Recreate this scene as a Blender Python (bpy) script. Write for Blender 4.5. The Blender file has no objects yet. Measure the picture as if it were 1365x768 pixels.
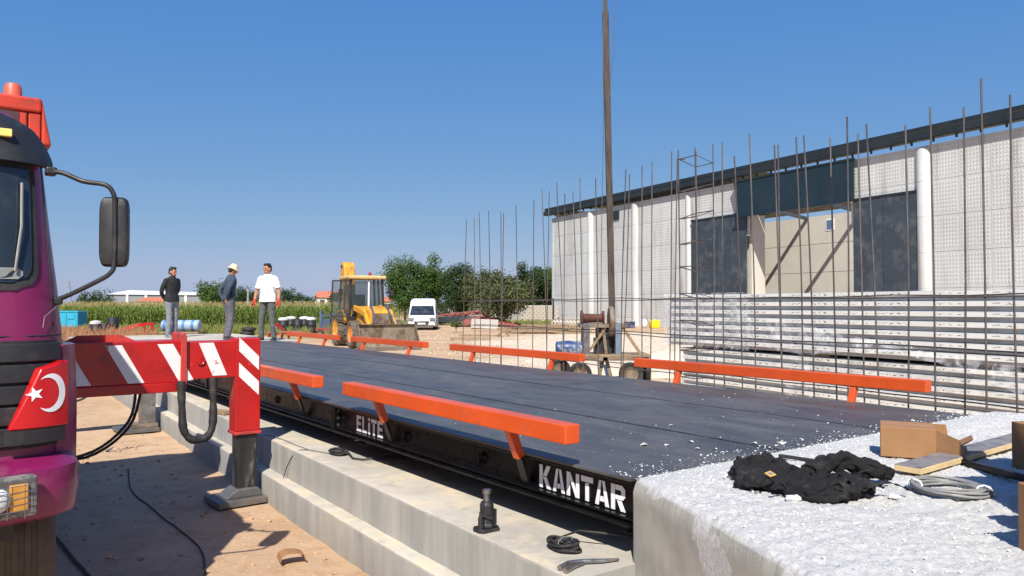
import bpy, bmesh, math, random
from mathutils import Vector as V, Matrix, noise
R = random.Random(11)
PI = math.pi; rad = math.radians
scn = bpy.context.scene
C = scn.collection
# ------------------------------------------------------------------ camera, sky, sun, exposure
CAMZ = 1.65; FPX = 1025.0
cd = bpy.data.cameras.new('camera'); cam = bpy.data.objects.new('camera', cd); C.objects.link(cam)
cam.location = (0, 0, CAMZ); cam.rotation_euler = (rad(90 + 1.29), 0, 0)
cd.sensor_width = 36; cd.lens = FPX / 1365 * 36; cd.clip_end = 6000; cd.clip_start = .05
scn.camera = cam
SUN_EL = rad(46); SUN_AZ = rad(-5)         # shadows fall away from the camera, a touch to the right
w = bpy.data.worlds.new('World'); scn.world = w; w.use_nodes = True
nt = w.node_tree; bg = nt.nodes['Background']
sky = nt.nodes.new('ShaderNodeTexSky'); sky.sky_type = 'NISHITA'; sky.sun_disc = False
to_sun = V((math.sin(SUN_AZ) * math.cos(SUN_EL), -math.cos(SUN_AZ) * math.cos(SUN_EL), math.sin(SUN_EL)))
sky.sun_elevation = SUN_EL; sky.sun_rotation = math.atan2(to_sun.x, to_sun.y)
sky.altitude = 900; sky.air_density = .8; sky.dust_density = 1.3; sky.ozone_density = 3.0
# phone-like rendering of the whole sky: one tone curve per colour channel, the same in every direction
sr_ = nt.nodes.new('ShaderNodeSeparateColor'); cr_ = nt.nodes.new('ShaderNodeCombineColor'); nt.links.new(sky.outputs[0], sr_.inputs[0])
for ch, (pw, kk) in enumerate(((.957, .635), (.522, 1.348), (.118, 3.80))):
    a_ = nt.nodes.new('ShaderNodeMath'); a_.operation = 'POWER'; a_.inputs[1].default_value = pw; nt.links.new(sr_.outputs[ch], a_.inputs[0])
    b_ = nt.nodes.new('ShaderNodeMath'); b_.operation = 'MULTIPLY'; b_.inputs[1].default_value = kk; nt.links.new(a_.outputs[0], b_.inputs[0]); nt.links.new(b_.outputs[0], cr_.inputs[ch])
nt.links.new(cr_.outputs[0], bg.inputs[0]); bg.inputs[1].default_value = .10
sd = bpy.data.lights.new('sun', 'SUN'); sd.energy = 4.8; sd.angle = rad(.53); sd.color = (1, .95, .87)
so = bpy.data.objects.new('sun', sd); C.objects.link(so); so.rotation_euler = to_sun.to_track_quat('Z', 'Y').to_euler()
scn.view_settings.view_transform = 'Standard'; scn.view_settings.look = 'None'
scn.view_settings.exposure = 0.5; scn.view_settings.gamma = 1
# ------------------------------------------------------------------ helpers
def S(r, g, b):
    f = lambda c: ((c / 255 + .055) / 1.055) ** 2.4 if c > 10 else c / 255 / 12.92
    return (f(r), f(g), f(b))
def xw(px, Y): return (px - 682.5) / FPX * Y
def zw(py, Y): return CAMZ + (407 - py) / FPX * Y
def yg(py): return FPX * CAMZ / (py - 407.0)          # depth of a ground point seen at image row py
def frame(deg, x=0, y=0, z=0): return Matrix.Translation((x, y, z)) @ Matrix.Rotation(rad(deg), 4, 'Z')
FI = Matrix.Identity(4)
FP = frame(36.3)       # weighbridge: local x = across, local y = along, away from the camera
FB = frame(27.9)       # hall, rebar and stacked panels: local x = inwards, local y = along, away
class MB:
    def __init__(s): s.v = []; s.f = []
    def add(s, vs, fs, M=None):
        n = len(s.v)
        s.v += [(M @ V(p)) if M else V(p) for p in vs]; s.f += [tuple(i + n for i in f) for f in fs]; return s
    def box(s, c, d, rot=None):
        x, y, z = [k / 2 for k in d]; vs = [V((i * x, j * y, k * z)) for i in (-1, 1) for j in (-1, 1) for k in (-1, 1)]
        if rot is not None:
            E = rot if isinstance(rot, Matrix) else Matrix.Rotation(rot, 3, 'Z'); vs = [E @ p for p in vs]
        return s.add([p + V(c) for p in vs], [(0, 1, 3, 2), (4, 6, 7, 5), (0, 4, 5, 1), (2, 3, 7, 6), (0, 2, 6, 4), (1, 5, 7, 3)])
    def bb(s, x0, x1, y0, y1, z0, z1): return s.box(((x0 + x1) / 2, (y0 + y1) / 2, (z0 + z1) / 2), (x1 - x0, y1 - y0, z1 - z0))
    def bar(s, p, q, a, b=None, up=(0, 0, 1)):
        p = V(p); q = V(q); b = a if b is None else b; d = (q - p).normalized(); u = V(up)
        if abs(d.dot(u)) > .98: u = V((0, 1, 0))
        X = d.cross(u).normalized(); Z = X.cross(d); vs = []
        for e in (p, q):
            for i, j in ((-1, -1), (1, -1), (1, 1), (-1, 1)): vs.append(e + X * i * a / 2 + Z * j * b / 2)
        return s.add(vs, [(3, 2, 1, 0), (4, 5, 6, 7), (0, 1, 5, 4), (1, 2, 6, 5), (2, 3, 7, 6), (3, 0, 4, 7)])
    def tube(s, pts, r, n=8, cap=True, sq=None):
        pts = [V(p) for p in pts]; m = len(pts); rs = list(r) if hasattr(r, '__len__') else [r] * m
        vs = []; fs = []; N = None
        for i in range(m):
            d = (pts[min(i + 1, m - 1)] - pts[max(i - 1, 0)]).normalized()
            if N is None:
                N = d.cross(V((0, 0, 1)));  N = d.cross(V((0, 1, 0))) if N.length < .1 else N
            N = (N - d * N.dot(d)).normalized(); B = d.cross(N)
            for k in range(n):
                a = 2 * PI * k / n; vs.append(pts[i] + (N * math.cos(a) + B * math.sin(a) * (sq or 1)) * rs[i])
        for i in range(m - 1):
            for k in range(n): fs.append((i * n + k, i * n + (k + 1) % n, (i + 1) * n + (k + 1) % n, (i + 1) * n + k))
        if cap: fs += [tuple(range(n))[::-1], tuple(range((m - 1) * n, m * n))]
        return s.add(vs, fs)
    def lathe(s, prof, n=16, c=(0, 0, 0), axis='Z', cap=True):
        vs = []; fs = []
        for r, h in prof:
            for k in range(n):
                a = 2 * PI * k / n; x, y = r * math.cos(a), r * math.sin(a)
                vs.append(V(c) + V({'Z': (x, y, h), 'X': (h, x, y), 'Y': (x, h, y)}[axis]))
        m = len(prof)
        for i in range(m - 1):
            for k in range(n): fs.append((i * n + k, i * n + (k + 1) % n, (i + 1) * n + (k + 1) % n, (i + 1) * n + k))
        if cap: fs += [tuple(range(n))[::-1], tuple(range((m - 1) * n, m * n))]
        return s.add(vs, fs)
    def prism(s, poly, h0, h1, plane='XY'):
        n = len(poly)
        f = {'XY': lambda a, b, h: (a, b, h), 'XZ': lambda a, b, h: (a, h, b), 'YZ': lambda a, b, h: (h, a, b)}[plane]
        vs = [f(a, b, h0) for a, b in poly] + [f(a, b, h1) for a, b in poly]
        return s.add(vs, [tuple(range(n))[::-1], tuple(range(n, 2 * n))] + [(i, (i + 1) % n, (i + 1) % n + n, i + n) for i in range(n)])
    def loft(s, rings, cap=True):
        n = len(rings[0]); fs = []; vs = [p for r in rings for p in r]; m = len(rings)
        for i in range(m - 1):
            for k in range(n): fs.append((i * n + k, i * n + (k + 1) % n, (i + 1) * n + (k + 1) % n, (i + 1) * n + k))
        if cap: fs += [tuple(range(n))[::-1], tuple(range((m - 1) * n, m * n))]
        return s.add(vs, fs)
    def grid(s, fn, nu, nv):
        vs = [fn(i / nu, j / nv) for j in range(nv + 1) for i in range(nu + 1)]
        return s.add(vs, [(j * (nu + 1) + i, j * (nu + 1) + i + 1, (j + 1) * (nu + 1) + i + 1, (j + 1) * (nu + 1) + i) for j in range(nv) for i in range(nu)])
    def ell(s, c, r, n=12, m=8, M=None):
        pr = [(max(math.sin(PI * i / m), .001), -math.cos(PI * i / m)) for i in range(m + 1)]
        t = MB().lathe(pr, n); vs = [V((p.x * r[0], p.y * r[1], p.z * r[2])) for p in t.v]
        if M is not None: vs = [M @ p for p in vs]
        return s.add([p + V(c) for p in vs], t.f)
    def mesh(s, name, m, base=(0, 0, 0), smooth=None, fix=True):
        me = bpy.data.meshes.new(name); b = V(base); me.from_pydata([p - b for p in s.v], [], s.f)
        if fix:
            bm = bmesh.new(); bm.from_mesh(me); bmesh.ops.recalc_face_normals(bm, faces=bm.faces); bm.to_mesh(me); bm.free()
        if smooth is not None:
            for p in me.polygons: p.use_smooth = True
            me.set_sharp_from_angle(angle=rad(smooth))
        me.materials.append(m); me.update(); return me
BASE = {}
def tag(o, label=None, cat=None, group=None, kind=None):
    if label: o['label'] = label
    if cat: o['category'] = cat
    if group: o['group'] = group
    if kind: o['kind'] = kind
    return o
def thing(name, label, cat, base=(0, 0, 0), F=FI, group=None):
    o = bpy.data.objects.new(name, None); C.objects.link(o); o.empty_display_size = .2
    o.matrix_world = F @ Matrix.Translation(base); BASE[o.name] = V(base)
    return tag(o, label, cat, group)
def root_base(o):
    while o.parent: o = o.parent
    return BASE.get(o.name, V((0, 0, 0)))
def part(mb, name, m, parent, smooth=None, bevel=0, label=None, kind=None, fix=True):
    o = bpy.data.objects.new(name, mb.mesh(name, m, root_base(parent), smooth, fix)); C.objects.link(o); o.parent = parent
    if bevel: bev(o, bevel)
    return tag(o, label, None, None, kind)
def solo(mb, name, m, label, cat, base=(0, 0, 0), F=FI, smooth=None, bevel=0, group=None, kind=None, fix=True):
    o = bpy.data.objects.new(name, mb.mesh(name, m, base, smooth, fix)); C.objects.link(o)
    o.matrix_world = F @ Matrix.Translation(base); BASE[o.name] = V(base)
    if bevel: bev(o, bevel)
    return tag(o, label, cat, group, kind)
def inst(me, name, parent, loc, rot=(0, 0, 0), sc=None):
    o = bpy.data.objects.new(name, me); C.objects.link(o); o.parent = parent
    o.location = V(loc) - root_base(parent); o.rotation_euler = rot
    if sc: o.scale = sc
    return o
def bev(o, wd, seg=2):
    m = o.modifiers.new('bevel', 'BEVEL'); m.width = wd; m.segments = seg; m.limit_method = 'ANGLE'; m.angle_limit = rad(40)
def remesh(o, vox, it=3, disp=0, dscale=.1):
    m = o.modifiers.new('remesh', 'REMESH'); m.mode = 'VOXEL'; m.voxel_size = vox; m.use_smooth_shade = True
    if it: s = o.modifiers.new('smooth', 'SMOOTH'); s.iterations = it; s.factor = .5
    if disp:
        t = bpy.data.textures.new('folds', 'CLOUDS'); t.noise_scale = dscale; t.noise_depth = 2
        d = o.modifiers.new('folds', 'DISPLACE'); d.texture = t; d.strength = disp; d.mid_level = .5; d.texture_coords = 'LOCAL'
def fbm(x, y, z=0, o=4): return noise.fractal(V((x, y, z)), 1.0, 2.0, o)
# ------------------------------------------------------------------ materials
def nodes(name):
    m = bpy.data.materials.new(name); m.use_nodes = True; n = m.node_tree
    return m, n, n.nodes['Principled BSDF'], n.links.new
def nz(n, L, co, scale, detail=6, rough=.6, dist=0):
    t = n.nodes.new('ShaderNodeTexNoise'); t.inputs['Scale'].default_value = scale; t.inputs['Detail'].default_value = detail
    t.inputs['Roughness'].default_value = rough; t.inputs['Distortion'].default_value = dist; L(co, t.inputs['Vector']); return t.outputs['Fac']
def ramp(n, L, fac, a, b, lo=0., hi=1.):
    t = n.nodes.new('ShaderNodeMapRange'); t.inputs['From Min'].default_value = a; t.inputs['From Max'].default_value = b
    t.inputs['To Min'].default_value = lo; t.inputs['To Max'].default_value = hi; L(fac, t.inputs['Value']); return t.outputs[0]
def mixc(n, L, fac, a, b):
    t = n.nodes.new('ShaderNodeMix'); t.data_type = 'RGBA'
    for s, i in ((a, 6), (b, 7)):
        if isinstance(s, tuple): t.inputs[i].default_value = (*s, 1)
        else: L(s, t.inputs[i])
    if isinstance(fac, (int, float)): t.inputs[0].default_value = fac
    else: L(fac, t.inputs[0])
    return t.outputs[2]
def mth(n, L, op, a, b=0.):
    t = n.nodes.new('ShaderNodeMath'); t.operation = op
    for i, s in enumerate((a, b)):
        if isinstance(s, (int, float)): t.inputs[i].default_value = s
        else: L(s, t.inputs[i])
    return t.outputs[0]
def coord(n, L, kind='Object', sc=None):
    t = n.nodes.new('ShaderNodeTexCoord'); o = t.outputs['Object']
    if kind == 'World': o = n.nodes.new('ShaderNodeNewGeometry').outputs['Position']
    if sc:
        mp = n.nodes.new('ShaderNodeMapping'); mp.inputs['Scale'].default_value = sc; L(o, mp.inputs[0]); o = mp.outputs[0]
    return o
def bump(n, L, p, h, st, dist=.01):
    b = n.nodes.new('ShaderNodeBump'); b.inputs['Strength'].default_value = st; b.inputs['Distance'].default_value = dist
    L(h, b.inputs['Height']); L(b.outputs[0], p.inputs['Normal']); return b
def mat(name, col, rough=.6, metal=0., var=.2, vs=4., col2=None, c2s=3., c2a=.5, c2b=.65, bm=0., bs=60., coat=0., sc=None, kind='Object', spec=.5, rv=.12):
    m, n, p, L = nodes(name); co = coord(n, L, kind, sc)
    f = nz(n, L, co, vs)
    c = mixc(n, L, ramp(n, L, f, .3, .7), tuple(k * (1 - var) for k in col), tuple(min(k * (1 + var), .95) for k in col))
    if col2:
        f2 = nz(n, L, co, c2s, 9, .68, .2); c = mixc(n, L, ramp(n, L, f2, c2a, c2b), c, col2)
    L(c, p.inputs['Base Color'])
    L(ramp(n, L, nz(n, L, co, vs * 3), .3, .7, max(rough - rv, .03), min(rough + rv, 1)), p.inputs['Roughness'])
    p.inputs['Metallic'].default_value = metal; p.inputs['Coat Weight'].default_value = coat; p.inputs['Coat Roughness'].default_value = .12
    p.inputs['Specular IOR Level'].default_value = spec
    if bm: bump(n, L, p, nz(n, L, co, bs, 5), bm, .01)
    return m
def leafmat(name, c1, c2, tr=.35):
    m, n, p, L = nodes(name); co = coord(n, L, 'World')
    c = mixc(n, L, ramp(n, L, nz(n, L, co, 1.3, 3), .35, .65), c1, c2)
    L(c, p.inputs['Base Color']); p.inputs['Roughness'].default_value = .55; p.inputs['Specular IOR Level'].default_value = .3
    t = n.nodes.new('ShaderNodeBsdfTranslucent'); L(c, t.inputs[0]); x = n.nodes.new('ShaderNodeMixShader'); x.inputs[0].default_value = tr
    L(p.outputs[0], x.inputs[1]); L(t.outputs[0], x.inputs[2]); L(x.outputs[0], n.nodes['Material Output'].inputs[0]); return m
def glassmat(name, tint, alpha=.55, rough=.05):
    m, n, p, L = nodes(name); p.inputs['Base Color'].default_value = (*tint, 1); p.inputs['Roughness'].default_value = rough
    co = coord(n, L); a = ramp(n, L, nz(n, L, co, 5), .3, .7, alpha - .08, alpha + .08); L(a, p.inputs['Alpha'])
    p.inputs['Specular IOR Level'].default_value = .7; return m
M = {}
M['orange'] = mat('orange_paint', S(204, 78, 24), .48, var=.16, vs=3, col2=S(150, 74, 48), c2s=6, c2a=.54, c2b=.74, coat=.2, bm=.08, bs=18)
M['black_paint'] = mat('black_steel_paint', (.0035, .0035, .0045), .34, var=.4, vs=5, spec=.35, col2=(.008, .0075, .007), c2s=6, c2a=.56, c2b=.75, bm=.04, bs=40)
M['spray'] = mat('white_spray_paint', (.80, .81, .83), .6, var=.06, vs=20, col2=(.4, .4, .41), c2s=24, c2a=.62, c2b=.82)
M['steel'] = mat('bare_steel', (.35, .35, .36), .35, .9, .3, 8, col2=(.1, .08, .07), c2s=9, c2a=.5, c2b=.75)
M['rust'] = mat('rusty_rebar', S(96, 92, 90), .6, .4, .3, 5, col2=S(100, 76, 60), c2s=2.2, c2a=.52, c2b=.66)
M['tyre_dusty'] = mat('dusty_truck_tyre', S(84, 76, 66), .9, var=.25, vs=6, bm=.2, bs=30)
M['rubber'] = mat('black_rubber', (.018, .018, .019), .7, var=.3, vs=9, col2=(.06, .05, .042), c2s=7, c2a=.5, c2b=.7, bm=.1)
M['plastic_black'] = mat('black_plastic', (.02, .02, .022), .5, var=.25, vs=6, col2=(.06, .056, .05), c2s=8, c2a=.55, c2b=.8)
M['red'] = mat('red_paint', S(178, 17, 17), .38, var=.14, vs=3, col2=S(120, 24, 22), c2s=5, c2a=.53, c2b=.72, coat=.25, bm=.06, bs=30)
M['red_worn'] = mat('scuffed_red_paint', S(178, 22, 20), .45, var=.16, vs=3, col2=S(196, 104, 92), c2s=5.5, c2a=.60, c2b=.70, coat=.15, bm=.08, bs=22)
M['red_faded'] = mat('faded_red_paint', S(190, 58, 52), .55, var=.2, vs=6, col2=S(120, 60, 52), c2s=6, bm=.1)
M['white_paint'] = mat('chipped_white_paint', (.74, .73, .71), .5, var=.08, vs=8, col2=S(170, 60, 50), c2s=13, c2a=.6, c2b=.64)
M['purple'] = mat('purple_truck_paint', S(122, 22, 76), .40, var=.16, vs=2.5, col2=S(128, 84, 96), c2s=3.6, c2a=.56, c2b=.80, coat=.35, bm=.03, bs=14)
M['flag_red'] = mat('red_deflector', S(190, 14, 20), .35, var=.1, vs=4, col2=S(96, 16, 16), c2s=9, c2a=.64, c2b=.7, coat=.3)
M['white'] = mat('clean_white', (.8, .8, .79), .45, var=.04, vs=6)
M['glass_dark'] = mat('dark_glass', (.02, .026, .03), .06, var=.3, vs=3, col2=(.10, .11, .11), c2s=2.5, c2a=.5, c2b=.8, spec=.8, rv=.03)
M['glass'] = glassmat('cab_glass', (.05, .07, .07), .5)
M['amber'] = mat('amber_lens', S(196, 140, 60), .25, var=.2, vs=15, spec=.7)
M['lens'] = mat('clear_lamp_lens', (.55, .56, .55), .12, var=.3, vs=14, spec=.8)
M['yellow'] = mat('yellow_machine_paint', S(214, 154, 40), .5, var=.14, vs=3, col2=S(140, 104, 62), c2s=4, c2a=.48, c2b=.68, bm=.04, bs=20)
M['mud_steel'] = mat('muddy_worn_steel', S(136, 124, 108), .7, .25, .25, 4, col2=S(104, 84, 66), c2s=3.5, c2a=.45, c2b=.6, bm=.2, bs=22)
M['wood'] = mat('weathered_wood', S(150, 128, 100), .8, var=.25, vs=3, col2=S(96, 82, 66), c2s=3, c2a=.5, c2b=.6, bm=.3, bs=30, sc=(1, 1, 6))
M['pole_wood'] = mat('old_pole_wood', S(72, 64, 57), .8, var=.25, vs=5, col2=S(46, 41, 36), c2s=4, c2a=.5, c2b=.62, bm=.4, bs=30, sc=(3, 3, .35))
M['card'] = mat('brown_cardboard', S(152, 114, 80), .8, var=.09, vs=5, col2=S(128, 90, 56), c2s=3, c2a=.55, c2b=.8, bm=.04, bs=60, spec=.2)
M['cloth_black'] = mat('black_cloth', (.016, .016, .017), .9, var=.3, vs=12, col2=(.06, .056, .053), c2s=7, c2a=.55, c2b=.75, bm=.25, bs=300, spec=.15)
M['lime'] = mat('white_limestone_crumbs', (.60, .59, .56), .95, var=.12, vs=8, bm=.3, bs=70)
M['grey_steel'] = mat('scuffed_grey_steel', S(108, 108, 108), .5, .45, .25, 6, col2=S(128, 112, 94), c2s=6, c2a=.5, c2b=.68)
M['spoil'] = mat('limestone_spoil', S(206, 192, 168), .95, var=.15, vs=5, bm=.4, bs=30)
M['dirtclod'] = mat('dirt_clods', S(178, 140, 104), .95, var=.25, vs=4, bm=.3, bs=60)
M['cable'] = mat('grey_cable', S(128, 128, 126), .5, var=.15, vs=20)
M['tile_red'] = mat('red_roof_tile', S(178, 104, 80), .85, var=.25, vs=6, bm=.2, bs=10)
M['brick_red'] = mat('red_clay_brick', S(150, 84, 74), .9, var=.25, vs=9, col2=S(186, 150, 130), c2s=8, c2a=.55, c2b=.7)
M['plaster'] = mat('white_plaster', (.68, .67, .64), .85, var=.08, vs=1.5)
M['roof_white'] = mat('white_sheet_roof', (.74, .75, .77), .5, var=.05, vs=.5)
M['wall_grey'] = mat('grey_sheet_wall', S(128, 132, 138), .6, var=.1, vs=.3)
M['barrel_white'] = mat('white_plastic', (.66, .65, .62), .5, var=.08, vs=4, col2=(.4, .37, .32), c2s=4)
M['blue_post'] = mat('worn_blue_steel', S(104, 122, 142), .6, var=.2, vs=5, col2=S(120, 104, 90), c2s=4)
M['blue'] = mat('blue_paint', S(40, 128, 178), .5, var=.12, vs=3, col2=S(70, 110, 140), c2s=4)
M['turq'] = mat('turquoise_paint', S(44, 158, 190), .5, var=.1, vs=3, col2=S(90, 130, 140), c2s=4, c2a=.58, c2b=.75)
M['slate'] = mat('slate_sheet_metal', S(62, 70, 78), .5, .2, .2, .9, col2=S(104, 108, 112), c2s=1.1, c2a=.5, c2b=.74)
M['slate_blue'] = mat('dark_teal_sheet', S(32, 50, 58), .45, .2, .15, .5, col2=S(52, 68, 74), c2s=.8, c2a=.55, c2b=.8)
M['roof_dark'] = mat('dark_roof_steel', S(44, 52, 56), .5, .3, .25, .6)
M['yellow_plastic'] = mat('yellow_plastic', S(236, 200, 20), .45, var=.06)
# precast panels
m, n, p, L = nodes('precast_concrete_panel'); co = coord(n, L, 'World')
c = mixc(n, L, ramp(n, L, nz(n, L, co, .22, 4), .35, .65), (.465, .475, .465), (.555, .568, .556))
c = mixc(n, L, ramp(n, L, nz(n, L, coord(n, L, 'World', (1.2, 1.2, .12)), 1.5, 6), .52, .72), c, (.36, .345, .32)); L(c, p.inputs['Base Color'])
p.inputs['Roughness'].default_value = .9; bump(n, L, p, nz(n, L, co, 9, 6), .25, .03); M['precast'] = m
M['precast_cream'] = mat('cream_precast_panel', (.56, .53, .46), .9, var=.08, vs=.5, bm=.2, bs=5)
# formwork concrete of the foundation
m, n, p, L = nodes('cast_concrete'); co = coord(n, L)
c = mixc(n, L, ramp(n, L, nz(n, L, co, 1.1, 7), .35, .65), S(164, 159, 148), S(194, 186, 170))
c = mixc(n, L, ramp(n, L, nz(n, L, coord(n, L, 'Object', (1, 1, .15)), 9, 6), .52, .75, 0, .55), c, S(140, 134, 124))
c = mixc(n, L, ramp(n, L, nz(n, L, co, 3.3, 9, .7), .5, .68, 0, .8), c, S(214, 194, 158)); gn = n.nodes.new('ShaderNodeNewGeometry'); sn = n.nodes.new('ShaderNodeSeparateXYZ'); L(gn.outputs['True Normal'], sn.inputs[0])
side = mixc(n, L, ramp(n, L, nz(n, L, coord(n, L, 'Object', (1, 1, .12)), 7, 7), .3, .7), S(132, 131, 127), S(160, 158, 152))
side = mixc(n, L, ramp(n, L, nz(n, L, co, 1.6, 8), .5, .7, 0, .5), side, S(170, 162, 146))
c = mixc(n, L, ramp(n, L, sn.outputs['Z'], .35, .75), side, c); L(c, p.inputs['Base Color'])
p.inputs['Roughness'].default_value = .88; bump(n, L, p, nz(n, L, co, 45, 8), .25, .01); M['concrete'] = m
# plastered side of the approach ramp and its crumbly white top
m, n, p, L = nodes('ramp_render_and_crumbs'); co = coord(n, L)
ge = n.nodes.new('ShaderNodeNewGeometry'); sx = n.nodes.new('ShaderNodeSeparateXYZ'); L(ge.outputs['True Normal'], sx.inputs[0])
sp = n.nodes.new('ShaderNodeSeparateXYZ'); L(ge.outputs['Position'], sp.inputs[0])
grey = mixc(n, L, ramp(n, L, nz(n, L, co, 3, 8), .35, .65), S(150, 148, 140), S(176, 174, 164))
whi = mixc(n, L, ramp(n, L, nz(n, L, co, 60, 4), .3, .6), (.42, .415, .395), (.56, .55, .53))
edge = mth(n, L, 'ADD', ramp(n, L, sp.outputs['Z'], .25, .85, 0, .36), nz(n, L, co, 2.6, 6, .55))
k = mth(n, L, 'MAXIMUM', ramp(n, L, edge, .86, .875), 0.)
c = mixc(n, L, k, grey, whi)
m2 = mixc(n, L, ramp(n, L, nz(n, L, co, 1.7, 6), .5, .62, 0, .8), whi, (.54, .53, .505))
c = mixc(n, L, ramp(n, L, sp.outputs['Z'], .836, .845), c, m2); L(c, p.inputs['Base Color']); p.inputs['Roughness'].default_value = .95; p.inputs['Specular IOR Level'].default_value = .2
def vor(sc_):
    t = n.nodes.new('ShaderNodeTexVoronoi'); t.feature = 'SMOOTH_F1'; t.inputs['Scale'].default_value = sc_; t.inputs['Smoothness'].default_value = .4; L(co, t.inputs['Vector']); return mth(n, L, 'SUBTRACT', 1., t.outputs['Distance'])
hh = mth(n, L, 'ADD', nz(n, L, co, 210, 5, .7), mth(n, L, 'MULTIPLY', nz(n, L, co, 60, 4), .8))
b = bump(n, L, p, hh, .4, .006); L(ramp(n, L, mth(n, L, 'MAXIMUM', ramp(n, L, sp.outputs['Z'], .78, .83), k), 0, 1, .12, .8), b.inputs['Strength']); M['ramp'] = m
# weighbridge deck
m, n, p, L = nodes('dusty_black_deck'); co = coord(n, L)
base = mixc(n, L, ramp(n, L, nz(n, L, co, 2.2, 5), .35, .65), (.042, .041, .040), (.060, .058, .057))
st = nz(n, L, coord(n, L, 'Object', (2.4, .8, 1)), 1.3, 11, .72, .5)
c = mixc(n, L, ramp(n, L, st, .38, .84, 0, .62), base, (.20, .192, .184))
sp_ = nz(n, L, co, 55, 2, .5); c = mixc(n, L, ramp(n, L, sp_, .68, .74, 0, .6), c, (.36, .35, .33))
c = mixc(n, L, ramp(n, L, nz(n, L, co, 1.1, 7, .6), .60, .72, 0, .35), c, (.12, .07, .06)); L(c, p.inputs['Base Color'])
L(ramp(n, L, st, .35, .7, .38, .66), p.inputs['Roughness']); bump(n, L, p, nz(n, L, co, 1.6, 3), .12, .03); M['deck'] = m
# ground
m, n, p, L = nodes('dry_site_ground'); co = coord(n, L, 'World')
s3 = n.nodes.new('ShaderNodeSeparateXYZ'); L(co, s3.inputs[0])
dirt = mixc(n, L, ramp(n, L, nz(n, L, co, .35, 8, .65), .35, .65), S(172, 142, 112), S(198, 170, 138))
dirt = mixc(n, L, ramp(n, L, nz(n, L, co, 4, 9, .7), .5, .7, 0, .6), dirt, S(150, 114, 84))
dirt = mixc(n, L, ramp(n, L, nz(n, L, co, 34, 3, .6), .62, .70, 0, .7), dirt, S(216, 196, 168))
lim = mixc(n, L, ramp(n, L, nz(n, L, co, 2.5, 9, .7), .35, .65), S(192, 174, 148), S(218, 204, 180))
dx = mth(n, L, 'DIVIDE', mth(n, L, 'SUBTRACT', s3.outputs['X'], 7.0), 8.5); dy = mth(n, L, 'DIVIDE', mth(n, L, 'SUBTRACT', s3.outputs['Y'], 31.), 17.)
rr = mth(n, L, 'ADD', mth(n, L, 'MULTIPLY', dx, dx), mth(n, L, 'MULTIPLY', dy, dy))
lm = mth(n, L, 'ADD', rr, mth(n, L, 'MULTIPLY', nz(n, L, co, .25, 8, .65), 1.6))
c = mixc(n, L, ramp(n, L, lm, 1.5, 1.95, 1, 0), dirt, lim)
gr = mixc(n, L, ramp(n, L, nz(n, L, co, .8, 7), .35, .65), S(120, 116, 66), S(176, 152, 96))
far = mth(n, L, 'ADD', ramp(n, L, s3.outputs['Y'], 34, 62), mth(n, L, 'MULTIPLY', nz(n, L, co, .15, 6), .6))
left = ramp(n, L, mth(n, L, 'ADD', s3.outputs['X'], mth(n, L, 'MULTIPLY', s3.outputs['Y'], .18)), -2., 1., 1, 0)
c = mixc(n, L, mth(n, L, 'MULTIPLY', ramp(n, L, far, .32, .6), left), c, gr)
c = mixc(n, L, ramp(n, L, s3.outputs['Y'], 90, 130), c, gr); L(c, p.inputs['Base Color'])
p.inputs['Roughness'].default_value = .97; p.inputs['Specular IOR Level'].default_value = .15
bump(n, L, p, mth(n, L, 'ADD', nz(n, L, co, 16, 8, .7), nz(n, L, co, 3, 6)), .5, .03); M['ground'] = m
# stretch film
m, n, p, L = nodes('clear_stretch_film'); p.inputs['Base Color'].default_value = (.82, .85, .88, 1); p.inputs['Roughness'].default_value = .18
co = coord(n, L, 'Object', (1, 1, 1)); L(ramp(n, L, nz(n, L, co, 4.5, 6, .65, 1.2), .42, .72, .03, .6), p.inputs['Alpha'])
bump(n, L, p, nz(n, L, co, 7, 6, .7, 1.5), .7, .05); M['film'] = m
M['corn'] = leafmat('corn_leaves', S(98, 122, 52), S(136, 146, 70), .35)
M['tassel'] = leafmat('corn_tassels', S(140, 128, 82), S(160, 144, 96), .2)
M['weed_red'] = leafmat('dry_red_weeds', S(150, 100, 76), S(178, 140, 100), .3)
M['weed'] = leafmat('dry_yellow_weeds', S(138, 136, 74), S(104, 118, 58), .3)
LEAF = [leafmat('leaves_bright', S(66, 94, 42), S(90, 114, 52)), leafmat('leaves_dark', S(48, 68, 36), S(70, 90, 48)), leafmat('leaves_olive', S(82, 92, 56), S(102, 108, 70))]
M['bark'] = mat('bark', S(92, 76, 60), .9, var=.3, vs=4, bm=.4, bs=12)
# ------------------------------------------------------------------ ground
def gz(x, y):
    a = .022 * fbm(x * .5, y * .5, 1.7) + .012 * fbm(x * 2.3, y * 2.3, 4.1, 3)
    d = max(0, 1 - math.hypot((x - 12) / 8, (y - 34) / 12))
    return a * (1 if y < 60 else .3) - .015
def lines(a, b, fine0, fine1, st):
    out = []; x = fine0
    while x <= fine1: out.append(x); x += st
    k = st; x = fine0
    while x > a: k *= 1.22; x -= k; out.insert(0, x)
    k = st; x = out[-1]
    while x < b: k *= 1.22; x += k; out.append(x)
    return out
gx = lines(-1500, 1500, -9, 9, .11); gy = lines(-200, 3500, 3, 22, .11)
g = MB(); g.v = [V((x, y, gz(x, y))) for y in gy for x in gx]; nx = len(gx)
g.f = [(j * nx + i, j * nx + i + 1, (j + 1) * nx + i + 1, (j + 1) * nx + i) for j in range(len(gy) - 1) for i in range(nx - 1)]
solo(g, 'ground', M['ground'], 'dry tan construction site ground with pale limestone patches', None, kind='structure', smooth=180, fix=False)
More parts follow.
